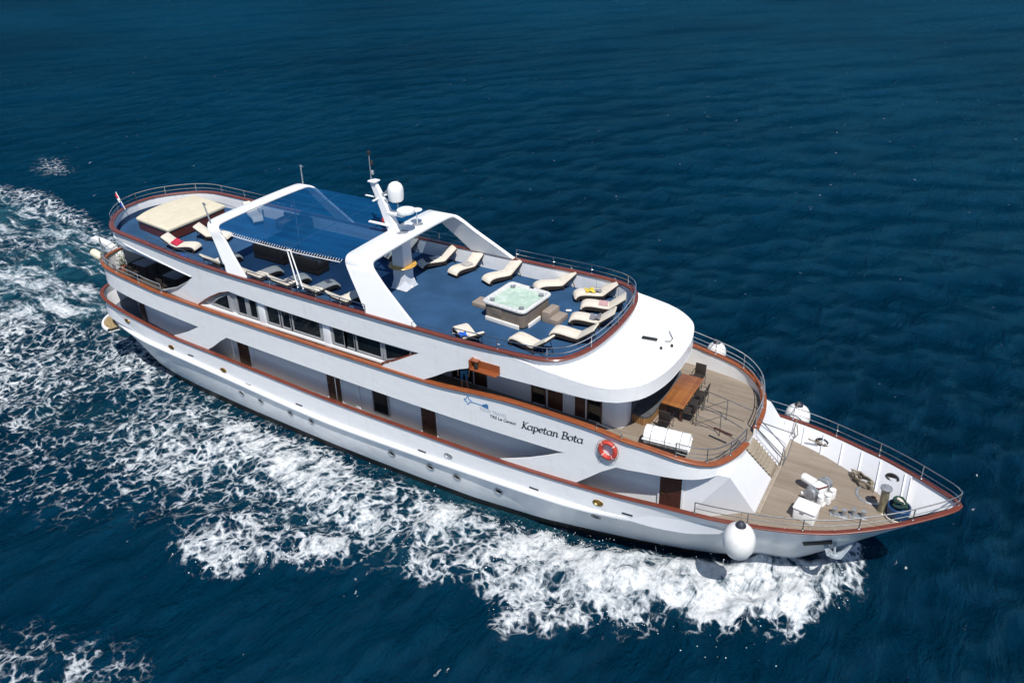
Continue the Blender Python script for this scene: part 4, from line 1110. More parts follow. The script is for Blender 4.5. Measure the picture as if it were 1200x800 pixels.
# ------------------------------------------------------------------ lettering
def stroke_text():
    """pen-drawn italic lettering, one slanted nib swept along each stroke"""
    def arc(cx, cy, rx, ry, a0, a1, n=10): return [(cx+rx*math.cos(R(a0+(a1-a0)*i/n)), cy+ry*math.sin(R(a0+(a1-a0)*i/n))) for i in range(n+1)]
    X = .62
    aa_ = [arc(.24, .31, .22, .31, 60, 300, 14), [(.47, .62), (.46, .12), (.52, .0), (.60, .05)], [(.35, .58), (.47, .62)]]
    nn_ = [[(.02, .55), (.1, .62), (.1, .0)], [(.1, .42)]+arc(.27, .42, .17, .2, 150, 0, 8)+[(.44, .1), (.50, .0), (.57, .05)]]
    tt_ = [[(.14, .85), (.12, .15)]+arc(.25, .13, .13, .13, 180, 300, 6), [(.0, .62), (.32, .62)]]
    G = {'K': ([[(.06, .98), (.16, 1.0), (.14, .0), (.04, .0)], [(.60, 1.0), (.52, .96), (.18, .50)], [(.20, .52), (.50, .06), (.64, .0)]], .64),
         'a': (aa_, .62), 'n': (nn_, .60), 't': (tt_, .40),
         'p': ([[(.02, .55), (.1, .62), (.1, -.32)], [(.02, -.32), (.2, -.32)], [(.1, .45)]+arc(.28, .32, .2, .31, 130, -140, 14)], .56),
         'e': ([[(.08, .33), (.42, .40)]+arc(.25, .34, .2, .29, 20, 320, 16)], .50),
         'B': ([[(.14, 1.0), (.12, .0)], [(.02, .98), (.14, 1.0)]+arc(.28, .76, .24, .24, 90, -80, 8)+[(.16, .52)], [(.2, .52)]+arc(.30, .26, .28, .27, 80, -90, 8)+[(.02, .0)]], .64),
         'o': ([arc(.26, .31, .23, .31, 0, 360, 20)], .56), ' ': ([], .34)}
    mb = MB(); pen = 0; nib = Vector((.055, .042)); S = .335
    x0, z0, x1, z1 = 8.50, 6.60, 11.18, 6.80
    word = 'Kapetan Bota'; W_ = sum(G[c][1] for c in word); k = (x1-x0)/(W_*S); sl = (z1-z0)/(x1-x0)
    def put(px, py):
        xx = (px + py*.16)*S*k; x = x0 + xx; z = z0 + sl*xx + py*S
        y = -P_UP.hb(x)+.05-.006; return (x, y, z)
    lay = 0
    for c in word:
        for st in G[c][0]:
            for a, b in zip(st[:-1], st[1:]):
                a, b = Vector(a), Vector(b); d = (b-a); d = d/max(d.length, 1e-6)*.012; a = a-d; b = b+d
                q = [a-nib, a+nib, b+nib, b-nib]
                w = Vector((.018, -.018)); hull_ = [a-nib-w, a-nib+w, a+nib+w, a+nib-w, b-nib-w, b-nib+w, b+nib+w, b+nib-w]
                hull_.sort(key=lambda p: (p.x, p.y))
                def half(ps):
                    o = []
                    for p in ps:
                        while len(o) > 1 and (o[-1]-o[-2]).cross(p-o[-1]) <= 0: o.pop()
                        o.append(p)
                    return o[:-1]
                hl = half(hull_)+half(hull_[::-1]); lay = (lay+1) % 7; v = [put(pen+p.x, p.y) for p in hl]
                mb.add([(p[0], p[1]-.0009*lay, p[2]) for p in v], [tuple(range(len(v)))])
        pen += G[c][1]
    mb.build('ship_name', M['ink'], ship, smooth=False, recalc=False)
stroke_text()
def small_text(txt, x, z, size, slope, mat, shear=0, name='small_lettering'):
    cu = bpy.data.curves.new(name, 'FONT'); cu.body = txt; cu.size = size; cu.shear = shear; cu.offset = .004
    o = bpy.data.objects.new(name, cu); COL.objects.link(o); bpy.context.view_layer.update()
    me = bpy.data.meshes.new_from_object(o.evaluated_get(bpy.context.evaluated_depsgraph_get()))
    bpy.data.objects.remove(o); me.materials.clear(); me.materials.append(mat)
    p = bpy.data.objects.new(name, me); COL.objects.link(p); p.parent = ship
    y = -P_UP.hb(x)+.05-.008
    p.matrix_world = Matrix.Translation((x, y, z)) @ Matrix.Rotation(-math.atan(slope), 4, 'Y') @ Matrix.Rotation(R(90), 4, 'X')
small_text('TOUR TRAVEL', 6.55, 6.80, .20, .035, M['ink_grey'])
small_text('TRS Le Canaut', 7.02, 6.60, .20, .035, M['ink'], .25)
def logo():
    mb = MB(); y = -3.98+.05-.008; cx, cz = 6.0, 7.08
    pts = []
    for i in range(48):
        a = 2*PI*i/48; r = .135+.05*math.cos(4*a); pts.append((cx+r*math.cos(a), y, cz+r*math.sin(a)))
    mb.tube(pts, .016, 5, True)
    mb.tube([(cx+.17, y, cz-.02), (6.72, y, cz-.02)], .017, 5)
    mb.add([(6.66, y, 7.0), (6.98, y, 6.96), (6.98, y, 7.16), (6.86, y, 7.22), (6.84, y, 7.14), (6.74, y, 7.15)], [(0, 1, 2, 3, 4, 5)])
    mb.build('key_emblem', M['ink_blue'], ship, recalc=False)
logo()

# ------------------------------------------------------------------ awning
def awning():
    t = thing('shade_awning', 'dark blue see-through mesh awning stretched between the two white arches', 'awning', (-4.5, 0, 9))
    mb = MB(); rows = []
    for i in range(31):
        u = i/30; x = -8.56+u*(7.92)
        row = []
        for j in range(23):
            v = j/22; y0 = -3.22+.0*u-.10*math.sin(PI*u); y1 = 3.28+.08*math.sin(PI*u); y = y0+(y1-y0)*v
            z = 11.74 - .05*math.sin(PI*u)*(.6+.4*math.cos(2*PI*v)) - .04*abs(math.sin(3*PI*v))*math.sin(PI*u) - (.08 if j in (0, 22) else 0)
            row.append((x+4.5, y, z-9))
        rows.append(row)
    mb.rings(rows).build('mesh_sheet', M['awning'], t)
    lc = MB()
    n = 52
    for i in range(n+1):
        u = i/n; x = -8.5+u*7.8; y = -3.22-.10*math.sin(PI*u); z = 11.64-.05*math.sin(PI*u)
        lc.tube([(x+4.5, y+.04, z-9+.03), (x+4.5+.01, y-.08, z-9-.04)], .011, 4)
    lc.build('edge_lacing', M['flagwhite'], t)
    MB().tube([(-8.5+4.5+u*7.8, -3.34-.10*math.sin(PI*u), 2.58-.05*math.sin(PI*u)) for u in np.linspace(0, 1, 20)], .02, 6).build('edge_rope', M['flagwhite'], t)
    for x in (-6.55, -3.9):
        MB().tube([(x+4.5, -3.2, 2.56), (x+4.5, 0, 2.62), (x+4.5, 3.25, 2.56)], .02, 6).build('batten', M['galv'], t)
    for x, y in ((-9.33+.9, -.36), (-9.0+.9, 1.48)): MB().tube([(x+4.5, y, .02), (x+4.5, y, 2.62)], .035, 8).build('pole', M['galv'], t)
    p = MB()
    for dx in (-.18, .14): p.tube([(-2.85+dx+4.5, -3.75, 1.0), (-3.62+dx*.6+4.5, -3.42, 2.55)], .03, 8)
    p.tube([(-3.73+4.5, -3.42, 2.55), (-3.5+4.5, -3.42, 2.58)], .05, 8); p.build('prop', M['plastic_white'], t)
awning()

# ------------------------------------------------------------------ loungers
def make_lounger():
    t = thing('sun_lounger', 'cream lounger', 'sun lounger', (0, 0, 0), 0, 'cream cushioned loungers on the blue sun deck')
    prof = np.vstack([crom([(-.95, .17), (-.90, .265), (-.74, .335), (-.42, .335), (-.08, .29), (.20, .265), (.26, .275)], 8), np.array([(.29, .295), (.50, .455), (.72, .62), (.93, .78)])])
    def slab(off, th, w, mb, close=True):
        rows = []
        for i, (x, z) in enumerate(prof):
            a = prof[max(i-1, 0)]; b = prof[min(i+1, len(prof)-1)]; d = np.array([b[0]-a[0], b[1]-a[1]]); d = d/np.linalg.norm(d); nx, nz = -d[1], d[0]
            e = .02; th_ = th
            P = lambda y, k: (x+nx*k, y, z+nz*k)
            rows.append([P(-w, off), P(-w+e, off+th_*.75), P(-w+.06, off+th_), P(w-.06, off+th_), P(w-e, off+th_*.75), P(w, off), P(w-.03, off-.002), P(-w+.03, off-.002)])
        mb.rings(rows, True); mb.add(rows[0], [tuple(range(8))]); mb.add(rows[-1], [tuple(range(8))]); return mb
    slab(0, .075, .33, MB()).build('cushion', M['cushion'], t)
    wk = MB(); rows = []
    for i, (x, z) in enumerate(prof):
        dz = .13 + .05*math.sin(PI*min(1, (x+.95)/1.2)); 
        if x > .35: dz = .10
        rows.append([(x, -.345, z-.01), (x, .345, z-.01), (x, .33, z-dz), (x, -.33, z-dz)])
    wk.rings(rows, True); wk.add(rows[0], [(0, 1, 2, 3)]); wk.add(rows[-1], [(0, 1, 2, 3)]); wk.build('wicker_base', M['wicker'], t)
    for x, y in ((-.84, -.3), (-.84, .3), (.30, -.31), (.30, .31)): MB().box((x, y, .08), (.06, .05, .16)).build('leg', M['wicker'], t)
    MB().tube([(.70, -.28, .52), (.86, -.28, .02), (.86, .28, .02), (.70, .28, .52)], .018, 6).build('back_strut', M['steel_dark'], t)
    return t
LG = make_lounger()
LOUNGERS = [
 ((-2.60, 3.10), 69, 'cream lounger half hidden behind the white pillar with the amber ring table'),
 ((-.26, 2.98), 61, 'cream lounger just forward of the pillar with dark blue clothes at its foot'),
 ((1.42, 3.08), 76, 'cream lounger with a black and white zebra patterned cloth on its seat'),
 ((3.46, 3.06), 66, 'bare cream lounger at the far bulwark under the forward foot of the arch'),
 ((6.16, 3.30), 47, 'bare cream lounger behind the right corner of the hot tub, between it and the bulwark'),
 ((8.28, 3.20), 35, 'cream lounger carrying a bright yellow bag on its seat'),
 ((9.10, 2.26), 21, 'cream lounger with a faded pink towel on its seat'),
 ((9.24, .92), 16, 'cream lounger with a heap of grey clothes in the fold of its back'),
 ((9.12, -.60), 6, 'bare cream lounger second nearest the viewer in the curved row at the front rail'),
 ((7.93, -2.02), -9, 'bare cream lounger nearest the viewer in the curved row at the front rail'),
 ((5.30, -2.66), -33, 'lone cream lounger by the near rail with a blue bag on it'),
 ((-13.10, -2.02), -163, 'cream lounger with a crimson towel across it beside the big sunbed'),
 ((-12.78, -.20), -160, 'cream lounger at the forward side of the sunbed seen behind the aft arch leg'),
 ((-9.86, -2.24), -108, 'cream lounger cut by the foot of the aft arch leg'),
 ((-6.85, -2.40), -113, 'empty shaded lounger right beside the aft arch leg under the awning edge'),
 ((-5.05, -2.38), -113, 'shaded lounger standing behind the two white awning props'),
 ((-3.35, -2.25), -112, 'shaded lounger with a blue and grey towel on its foot end'),
 ((-1.45, -2.35), -112, 'shaded lounger mostly hidden behind the fore arch leg'),
 ((-13.0, 2.95), 152, 'pale lounger seen through the blue awning near the far bulwark'),
]
def zdeck(x): return ZSUND(x)+.004
for i, ((x, y), a, lab) in enumerate(LOUNGERS):
    if i == 0: LG.location = (x, y, zdeck(x)); LG.rotation_euler = (0, 0, R(a)); LG['label'] = lab
    else: dup(LG, (x, y, zdeck(x)), R(a), lab)
def on_lounger(i, u, v, lift=.0):
    (x, y), a, _ = LOUNGERS[i]; c, s_ = math.cos(R(a)), math.sin(R(a))
    zz = float(np.interp(u, [-.95, -.66, -.12, .12, .40, .93], [.245, .41, .37, .345, .455, .855]))
    return (x+u*c-v*s_, y+u*s_+v*c, zdeck(x)+zz+lift), R(a)
def cloth(i, u, v, w, l, mat, name, label, cat, slope=0., lump=.03):
    p, a = on_lounger(i, u, v, .012); t = MB(); n = 9; rng = random.Random(i*7+3)
    rows = []
    ph = rng.uniform(0, 6)
    for r in range(n):
        row = []
        for c in range(n):
            x = (r/(n-1)-.5)*l; y = (c/(n-1)-.5)*w
            pz, _ = on_lounger(i, max(-.95, min(.93, u+x)), 0); z = pz[2]-p[2]+.014+lump*(.5+.5*math.sin(x*17+ph+y*9)*math.cos(y*15-ph))
            row.append((x+rng.uniform(-.012, .012), y+rng.uniform(-.012, .012), z))
        rows.append(row)
    t.rings(rows); t.rings([[(a_[0], a_[1], a_[2]-.012) for a_ in r][::-1] for r in rows])
    o = t.build(name, mat); o.location = p; o.rotation_euler = (0, 0, a); tag(o, label, cat); return o
def zebra():
    k = NT('zebra_cloth'); w = k.n('ShaderNodeTexWave'); w.inputs['Scale'].default_value = 6; w.inputs['Distortion'].default_value = 7
    k.l(k.coord(), w.inputs['Vector']); k.l(k.mix(k.ramp(w.outputs['Fac'], .45, .55), (.03, .03, .03), (.7, .68, .64)), k.b.inputs['Base Color']); k.b.inputs['Roughness'].default_value = .9; return k.m
M['zebra'] = zebra()
cloth(1, -.62, .0, .60, .55, M['towel_navy'], 'clothes', 'dark navy clothes spread over the foot of a lounger', 'clothes')
cloth(1, .05, .1, .3, .3, M['cushion_white'], 'folded_paper', 'small white folded towel lying next to navy clothes on a lounger', 'towel', 0, .02)
cloth(2, -.05, -.02, .5, .5, M['zebra'], 'beach_cloth', 'black and white zebra patterned beach cloth on a lounger', 'beach cloth')
cloth(5, -.28, -.03, .42, .42, M['towel_yellow'], 'beach_bag', 'bright yellow patterned bag on a lounger seat', 'bag', 0, .12)
cloth(5, .08, -.05, .28, .28, M['towel_grey'], 'pouch', 'small grey pouch beside the yellow bag', 'pouch', 0, .08)
cloth(6, -.02, .02, .5, .40, M['towel_pink'], 'towel', 'faded pink towel lying flat on a lounger', 'towel', 0, .01)
cloth(7, .10, -.05, .45, .45, M['towel_grey'], 'clothes', 'crumpled grey clothes in the fold of a lounger', 'clothes', 0, .10)
cloth(10, .05, -.24, .3, .35, M['cyan'], 'bag', 'blue bag resting on the lounger nearest the near rail', 'bag', 0, .10)
cloth(11, .22, .0, .62, .42, M['towel_red'], 'towel', 'crimson towel draped over the lounger by the sunbed', 'towel', 0, .05)
cloth(16, -.62, -.05, .40, .35, M['towel_grey'], 'towel', 'grey and blue towel on the foot of a shaded lounger', 'towel', 0, .03)
cloth(15, .02, .05, .35, .4, M['towel_grey'], 'hat_and_clothes', 'pale grey clothes heaped on the lounger behind the awning props', 'clothes', 0, .10)
mb = MB(); mb.rbox((0, 0, .05), (.55, .22, .06), .03, R(10)); mb.rbox((.1, .22, .06), (.5, .2, .07), .03, R(-12))
o = mb.build('swim_fins', M['cyan']); o.location = (-12.40, -2.78, zdeck(-12.4)); tag(o, 'bright blue swim fins on the deck next to the lounger with the crimson towel', 'swim fins')
mb = MB().rbox((0, 0, .05), (.26, .10, .09), .04); o = mb.build('slipper', M['cushion_white']); o.location = (7.75, 1.55, zdeck(7)); o.rotation_euler = (0, 0, .5); tag(o, 'small white slipper on the blue deck beside the hot tub steps', 'slipper')
mb = MB().lathe([(1e-4, 0), (.09, 0), (.10, .05), (.06, .09), (1e-4, .1)], 12); o = mb.build('deck_ball', M['brass']); o.location = (6.35, -2.75, zdeck(6)); tag(o, 'small tan ball lying on the blue deck near the near rail', 'ball')

# ------------------------------------------------------------------ hot tub
def hot_tub():
    rz = R(-4.5); t = thing('hot_tub', 'square hot tub with grey brown panels, marbled rim and bubbling pale green water', 'hot tub', (5.92, .26, zdeck(6)), rz)
    def rr(hx, hy, r, z, n=6):
        o = []
        for cx, cy, a0 in ((hx-r, hy-r, 0), (-hx+r, hy-r, 90), (-hx+r, -hy+r, 180), (hx-r, -hy+r, 270)):
            for i in range(n+1): a = R(a0+90*i/n); o.append((cx+r*math.cos(a), cy+r*math.sin(a), z))
        return o
    H = .90
    MB().rings([rr(1.04, 1.04, .22, .10), rr(1.04, 1.04, .22, H-.08)], True).build('cabinet', M['tubcab_v'], t)
    sh = MB().rings([rr(1.05, 1.05, .22, H-.10), rr(1.11, 1.11, .24, H-.09), rr(1.12, 1.12, .24, H-.02), rr(1.08, 1.08, .22, H+.03), rr(1.0, 1.0, .20, H+.035), rr(.95, .95, .18, H+.0), rr(.91, .91, .17, H-.16), rr(.6, .6, .15, H-.6)], True)
    b = rr(.6, .6, .15, H-.6); sh.add(b, [tuple(range(len(b)))]); shell = sh.build('shell', M['tubshell'], t, ang=50)
    g = MB(); n = 26; rows = []; rng = np.random.RandomState(1)
    for i in range(n):
        row = []
        for j in range(n):
            x = (i/(n-1)-.5)*1.82; y = (j/(n-1)-.5)*1.82; row.append((x, y, H-.09+.05*float(fbm(np.array(x+9), np.array(y+4), 4, 3, 8)-.5)))
        rows.append(row)
    g.rings(rows).build('water', M['tubwater'], t)
    for x, y, a in ((-.72, .74, 0), (.74, .70, 0), (.72, -.72, 0), (-.74, -.72, 0)):
        MB().lathe([(.07, 0), (.11, .01), (.12, .04), (.09, .05), (.06, .03)], 16, Matrix.Translation((x*1.04, y*1.04, H-.03))).build('pillow', M['galv'], shell)
    MB().rbox((.1, .99, H+.045), (.22, .09, .03), .015).build('control_panel', M['black'], shell)
    MB().rbox((-.05, -1.08, .10), (1.75, .07, .20), .015).build('plinth', M['cushion_white'], t)
    MB().rbox((1.08, -.28, .10), (.07, .9, .20), .015).build('plinth', M['cushion_white'], t)
    MB().rbox((-.35, -1.045, .5), (.5, .03, .34), .012).build('access_panel', M['tubcab'], t)
def tubcab_v():
    k = NT('ribbed_cabinet_panel'); v = k.coord(); sx = k.n('ShaderNodeSeparateXYZ'); k.l(v, sx.inputs[0])
    s_ = k.math('ADD', sx.outputs[0], sx.outputs[1]); fr = k.math('FRACT', k.math('MULTIPLY', s_, 11)); e = k.math('ABSOLUTE', k.math('SUBTRACT', fr, .5))
    ln = k.ramp(e, .38, .48); g = k.ramp(k.noise(k.coord((6, 6, .8)), 2.4, 5), .3, .7)
    k.l(k.mix(k.math('MULTIPLY', ln, .7), k.mix(g, (.16, .125, .098), (.215, .175, .14)), (.06, .048, .04)), k.b.inputs['Base Color']); k.b.inputs['Roughness'].default_value = .7
    k.l(k.bump(ln, .5, -.02), k.b.inputs['Normal']); return k.m
M['tubcab_v'] = tubcab_v()
hot_tub()
t = thing('tub_steps', 'grey brown two tread steps at the forward side of the hot tub', 'steps', (7.58, .58, zdeck(7)), R(-4))
MB().rbox((-.20, 0, .25), (.38, .82, .50), .015).build('upper_tread', M['tubstep'], t); MB().rbox((.20, 0, .125), (.42, .84, .25), .015).build('lower_tread', M['tubstep'], t)
o = MB().rbox((0, 0, .1), (.95, .66, .2), .015).build('tub_step', M['tubstep']); o.location = (4.16, .38, zdeck(4)); o.rotation_euler = (0, 0, R(-4)); tag(o, 'low single grey brown step at the aft side of the hot tub', 'step')
o = MB().rbox((0, 0, .14), (.75, .42, .28), .02).build('deck_locker', M['cap']); o.location = (2.35, -3.30, zdeck(2)); tag(o, 'low red brown wooden box on the sun deck inside the fore arch leg', 'box')

# ------------------------------------------------------------------ sunbed
def sunbed():
    z = 9.27; t = thing('sunbed', 'large beige sunbed on a dark red wooden base at the stern', 'sunbed', (-16, .4, z))
    out = crom([(-14.35, -1.78), (-14.38, .3), (-14.5, 2.28)], 4).tolist() + [[-16.0, 2.50], [-17.45, 2.66]] + crom([(-17.56, 2.60), (-17.84, 1.7), (-17.98, .6), (-17.84, -.5), (-17.48, -1.40)], 6).tolist() + [[-17.36, -1.45], [-15.8, -1.62]]
    c = (-16.1, .4)
    def off(k, zz): return [(c[0]+(x-c[0])*k+16, c[1]+(y-c[1])*k-.4, zz) for x, y in out]
    MB().rings([off(.97, .0), off(.97, .50)], True).build('base', M['cap_dark'], t)
    cu = MB().rings([off(.985, .50), off(1.0, .54), off(1.0, .64), off(.985, .69), off(.95, .705), off(.5, .72), off(.05, .72)], True); b = off(.05, .72); cu.add(b, [tuple(range(len(b)))])
    cu.build('cushion', M['sunbed'], t, ang=60)
    MB().tube([(-.25, -1.98, .705), (-.3, 0, .722), (-.35, 2.0, .705)], .008, 5).build('seam', M['sunbed'], t)
M['cap_dark'] = varnish('dark_red_wood', (.135, .030, .020), (.06, .014, .010))
sunbed()

# ------------------------------------------------------------------ furniture under the awning and aft
def sofa(x, y, rz, L, label):
    t = thing('wicker_sofa', label, 'sofa', (x, y, zdeck(x)), rz, 'dark wicker sofas under the awning')
    MB().rbox((0, 0, .18), (L, .82, .32), .03).build('base', M['wicker'], t)
    MB().rbox((0, -.36, .52), (L, .12, .56), .04).build('backrest', M['wicker'], t)
    for s_ in (-1, 1): MB().rbox((s_*(L/2-.07), .0, .42), (.14, .82, .34), .04).build('arm', M['wicker'], t)
    for k in range(2): MB().rbox((-L/4+.02+k*L/2, .06, .40), (L/2-.18, .62, .13), .05).build('seat_cushion', M['grey_cushion'], t)
sofa(-8.1, -.35, R(0), 2.1, 'dark wicker sofa under the awning nearer the aft arch')
sofa(-5.6, -.45, R(0), 1.9, 'dark wicker sofa under the awning nearer the fore arch')
sofa(-9.9, 2.95, R(180), 2.1, 'dark wicker sofa against the far bulwark seen through the awning')
def low_table(x, y, label):
    t = thing('coffee_table', label, 'table', (x, y, zdeck(x)), 0, 'dark coffee tables under the awning')
    MB().rbox((0, 0, .38), (1.0, .6, .05), .015).build('tabletop', M['grey_cushion'], t)
    for a in (-.42, .42):
        for b in (-.24, .24): MB().box((a, b, .18), (.06, .06, .36)).build('leg', M['wicker'], t)
low_table(-8.1, .75, 'dark coffee table in front of the aft wicker sofa'); low_table(-5.6, .65, 'dark coffee table in front of the fore wicker sofa')

def aft_table(x, y, label):
    t = thing('aft_deck_table', label, 'table', (x, y, ZUPD(x)+.004), 0, 'tables on the shaded aft deck')
    MB().rbox((0, 0, .73), (1.15, .8, .04), .015).build('tabletop', M['grey_top'], t)
    for a in (-.48, .48):
        for b in (-.32, .32): MB().box((a, b, .355), (.05, .05, .71)).build('leg', M['steel_dark'], t)
M['grey_top'] = simple('blue_grey_tabletop', (.20, .23, .28), .4, 0, .1)
aft_table(-16.7, -2.0, 'blue grey table on the shaded aft deck near the corner post'); aft_table(-14.2, -2.0, 'blue grey table on the shaded aft deck further forward')

def make_chair(name, cat, label, group):
    t = thing(name, label, cat, (0, 0, 0), 0, group)
    MB().rbox((0, 0, .45), (.46, .46, .04), .015).build('seat', M['wicker'], t)
    MB().rbox((-.22, 0, .70), (.04, .46, .46), .015, rot=Matrix.Rotation(R(-9), 3, 'Y')).build('backrest', M['wicker'], t)
    for x, y in ((.21, .22), (.21, -.22), (-.21, .22), (-.21, -.22)):
        MB().tube([(x, y, .0), (x*(1 if x > 0 else 1.05), y, .45 if x < 0 else .66)], .013, 6).build('leg', M['steel_dark'], t)
    for y in (.235, -.235): MB().tube([(.21, y, .66), (-.2, y, .67)], .014, 6).build('armrest', M['steel_dark'], t)
    return t
CH = make_chair('dining_chair', 'chair', 'x', 'dark chairs round the teak table')
CH.location = (13.42, -1.22, 6.604); CH.rotation_euler = (0, 0, R(90)); CH['label'] = 'dark dining chair at the near end of the teak table'
dup(CH, (13.50, 2.28, 6.604), R(-90), 'dark dining chair at the far end of the teak table')
for y, l in ((-.30, 'dark dining chair on the forward side of the teak table, nearest the viewer'), (.35, 'middle dark dining chair on the forward side of the teak table'), (1.05, 'dark dining chair on the forward side of the teak table, farthest from the viewer')):
    dup(CH, (14.05, y, 6.604), R(180), l)
for i, (x, y, a) in enumerate(((-16.7, -1.2, -90), (-16.7, -2.75, 90), (-14.2, -1.2, -90), (-14.2, -2.8, 90))):
    c = dup(CH, (x, y, ZUPD(x)+.004), R(a), ['dark chair behind the aft deck table near the corner post', 'dark chair in front of the aft deck table near the corner post', 'dark chair behind the forward table on the shaded aft deck', 'dark chair in front of the forward table on the shaded aft deck'][i]); c['group'] = 'dark chairs on the shaded aft deck'
t = thing('dining_table', 'long varnished teak dining table on the open foredeck', 'table', (13.44, .52, 6.604))
MB().rbox((0, 0, .72), (.92, 2.42, .06), .015).build('tabletop', M['table'], t)
for a in (-.32, .32):
    for b in (-1.0, 1.0): MB().box((a, b, .345), (.09, .09, .69)).build('leg', M['door'], t)
def slat_mat():
    k = NT('vertical_teak_slats'); v = k.coord(); sx = k.n('ShaderNodeSeparateXYZ'); k.l(v, sx.inputs[0])
    fr = k.math('FRACT', k.math('MULTIPLY', k.math('ADD', sx.outputs[0], sx.outputs[1]), 14)); e = k.math('ABSOLUTE', k.math('SUBTRACT', fr, .5)); ln = k.ramp(e, .3, .45)
    k.l(k.mix(ln, (.30, .16, .06), (.06, .025, .01)), k.b.inputs['Base Color']); k.b.inputs['Roughness'].default_value = .5; return k.m
M['slat'] = slat_mat()
t = thing('bench_sofa', 'grey cushioned bench on a slatted teak base under the visor', 'bench', (12.45, .4, 6.604))
pl = [(-.35, -1.85), (.15, -1.9), (.30, -1.8), (.36, -1.6), (.42, 0), (.36, 1.7), (.2, 1.95), (-.35, 1.95)]
MB().prism(pl, 0, .36).build('base', M['slat'], t, smooth=False)
MB().prism([(x*1.06, y*1.01) for x, y in pl], .362, .45).build('seat_cushion', M['grey_cushion'], t, ang=60)
MB().rbox((-.37, .02, .68), (.10, 3.7, .46), .04).build('backrest', M['grey_cushion'], t)

# ------------------------------------------------------------------ life raft, ring, fenders
def raft():
    t = thing('life_raft_canister', 'white ribbed life raft canister lying in a dark cradle by the near rail', 'life raft', (14.0, -2.62, 6.604), R(6))
    mt = Matrix.Translation((0, 0, .62)) @ Matrix.Rotation(R(90), 4, 'Y')
    pr = [(1e-4, -.84), (.22, -.84), (.32, -.80)]
    for k in range(7):
        x = -.74+k*.245; pr += [(.358, x-.08), (.362, x+.06), (.352, x+.085), (.352, x+.115)]
    pr += [(.32, .80), (.22, .84), (1e-4, .84)]
    c = MB().lathe(pr, 28, mt).build('canister', M['plastic_white'], t, ang=25)
    MB().rbox((0, 0, .60), (1.74, .76, .035), .012).build('seam_flange', M['plastic_white'], c)
    for x in (-.55, 0, .55): MB().tube([(x, .38*math.cos(a), .62+.38*math.sin(a)) for a in np.linspace(0, 2*PI, 24, endpoint=False)], .012, 5, True).build('strap', M['galv'], c)
    for x in (-.6, .6): MB().box((x, 0, .13), (.08, .7, .26)).build('cradle', M['steel_dark'], t)
    MB().box((0, -.3, .05), (1.4, .06, .1)).build('cradle', M['steel_dark'], t)
raft()
def ring():
    y = -P_UP.hb(12.25)+.05; t = thing('life_ring', 'orange life ring hanging on the white side below the forward rail', 'life ring', (12.24, y-.11, 6.95))
    mb = MB(); rb = MB(); n = 40
    pts = [(.30*math.cos(2*PI*i/n), 0, .335*math.sin(2*PI*i/n)) for i in range(n)]
    mb.tube(pts, .088, 12, True).build('float', M['orange'], t)
    for k in range(4):
        a0 = PI/4+k*PI/2; MB().tube([(.30*math.cos(a), 0, .335*math.sin(a)) for a in np.linspace(a0-.04, a0+.04, 6)], .092, 12).build('tape', M['reflect'], t)
    MB().tube([(.44*math.cos(a), -.03, .48*math.sin(a)) for a in np.linspace(0, 2*PI, 30, endpoint=False)], .01, 5, True).build('grab_line', M['rope'], t)
    MB().tube([(-.3, .05, -.35), (-.42, .06, -.62), (-.33, .06, -.72), (-.25, .06, -.62)], .008, 5).build('loose_line', M['rope'], t)
ring()
def fender(x, y, z, r, h, rail, label):
    t = thing('fender', label, 'fender', (x, y, z), 0, 'white pear shaped fenders')
    pr = [(1e-4, -h), (r*.35, -h*.97), (r*.7, -h*.78), (r*.94, -h*.38), (r, -.02), (r*.95, h*.35), (r*.78, h*.65), (r*.5, h*.86), (r*.28, h*.95), (.12, h*1.0)]
    MB().lathe(pr, 28).build('body', M['rubber_white'], t, ang=60)
    MB().lathe([(r*.34, h*.92), (.17, h*1.02), (.10, h*1.16), (.06, h*1.2), (1e-4, h*1.2)], 18).build('eyelet', M['blue_dark'], t)
    MB().tube([(0, 0, h*1.18), ((rail[0]-x)*.5, (rail[1]-y)*.5, (h*1.18+rail[2]-z)*.5+.05), (rail[0]-x, rail[1]-y, rail[2]-z)], .018, 6).build('rope', M['rope'], t)
M['blue_dark'] = simple('dark_eyelet', (.03, .035, .05), .5, 0, .3)
fender(17.35, -4.18, 5.12, .56, .70, (17.2, -3.62, 5.85), 'big white fender hanging on the near side of the bow')
fender(17.3, 4.22, 5.12, .52, .60, (17.3, 3.6, 5.9), 'white fender hanging outside the far bow rail')
fender(13.55, 4.42, 7.12, .42, .50, (13.6, 3.86, 8.0), 'white fender at the far rail behind the teak table')

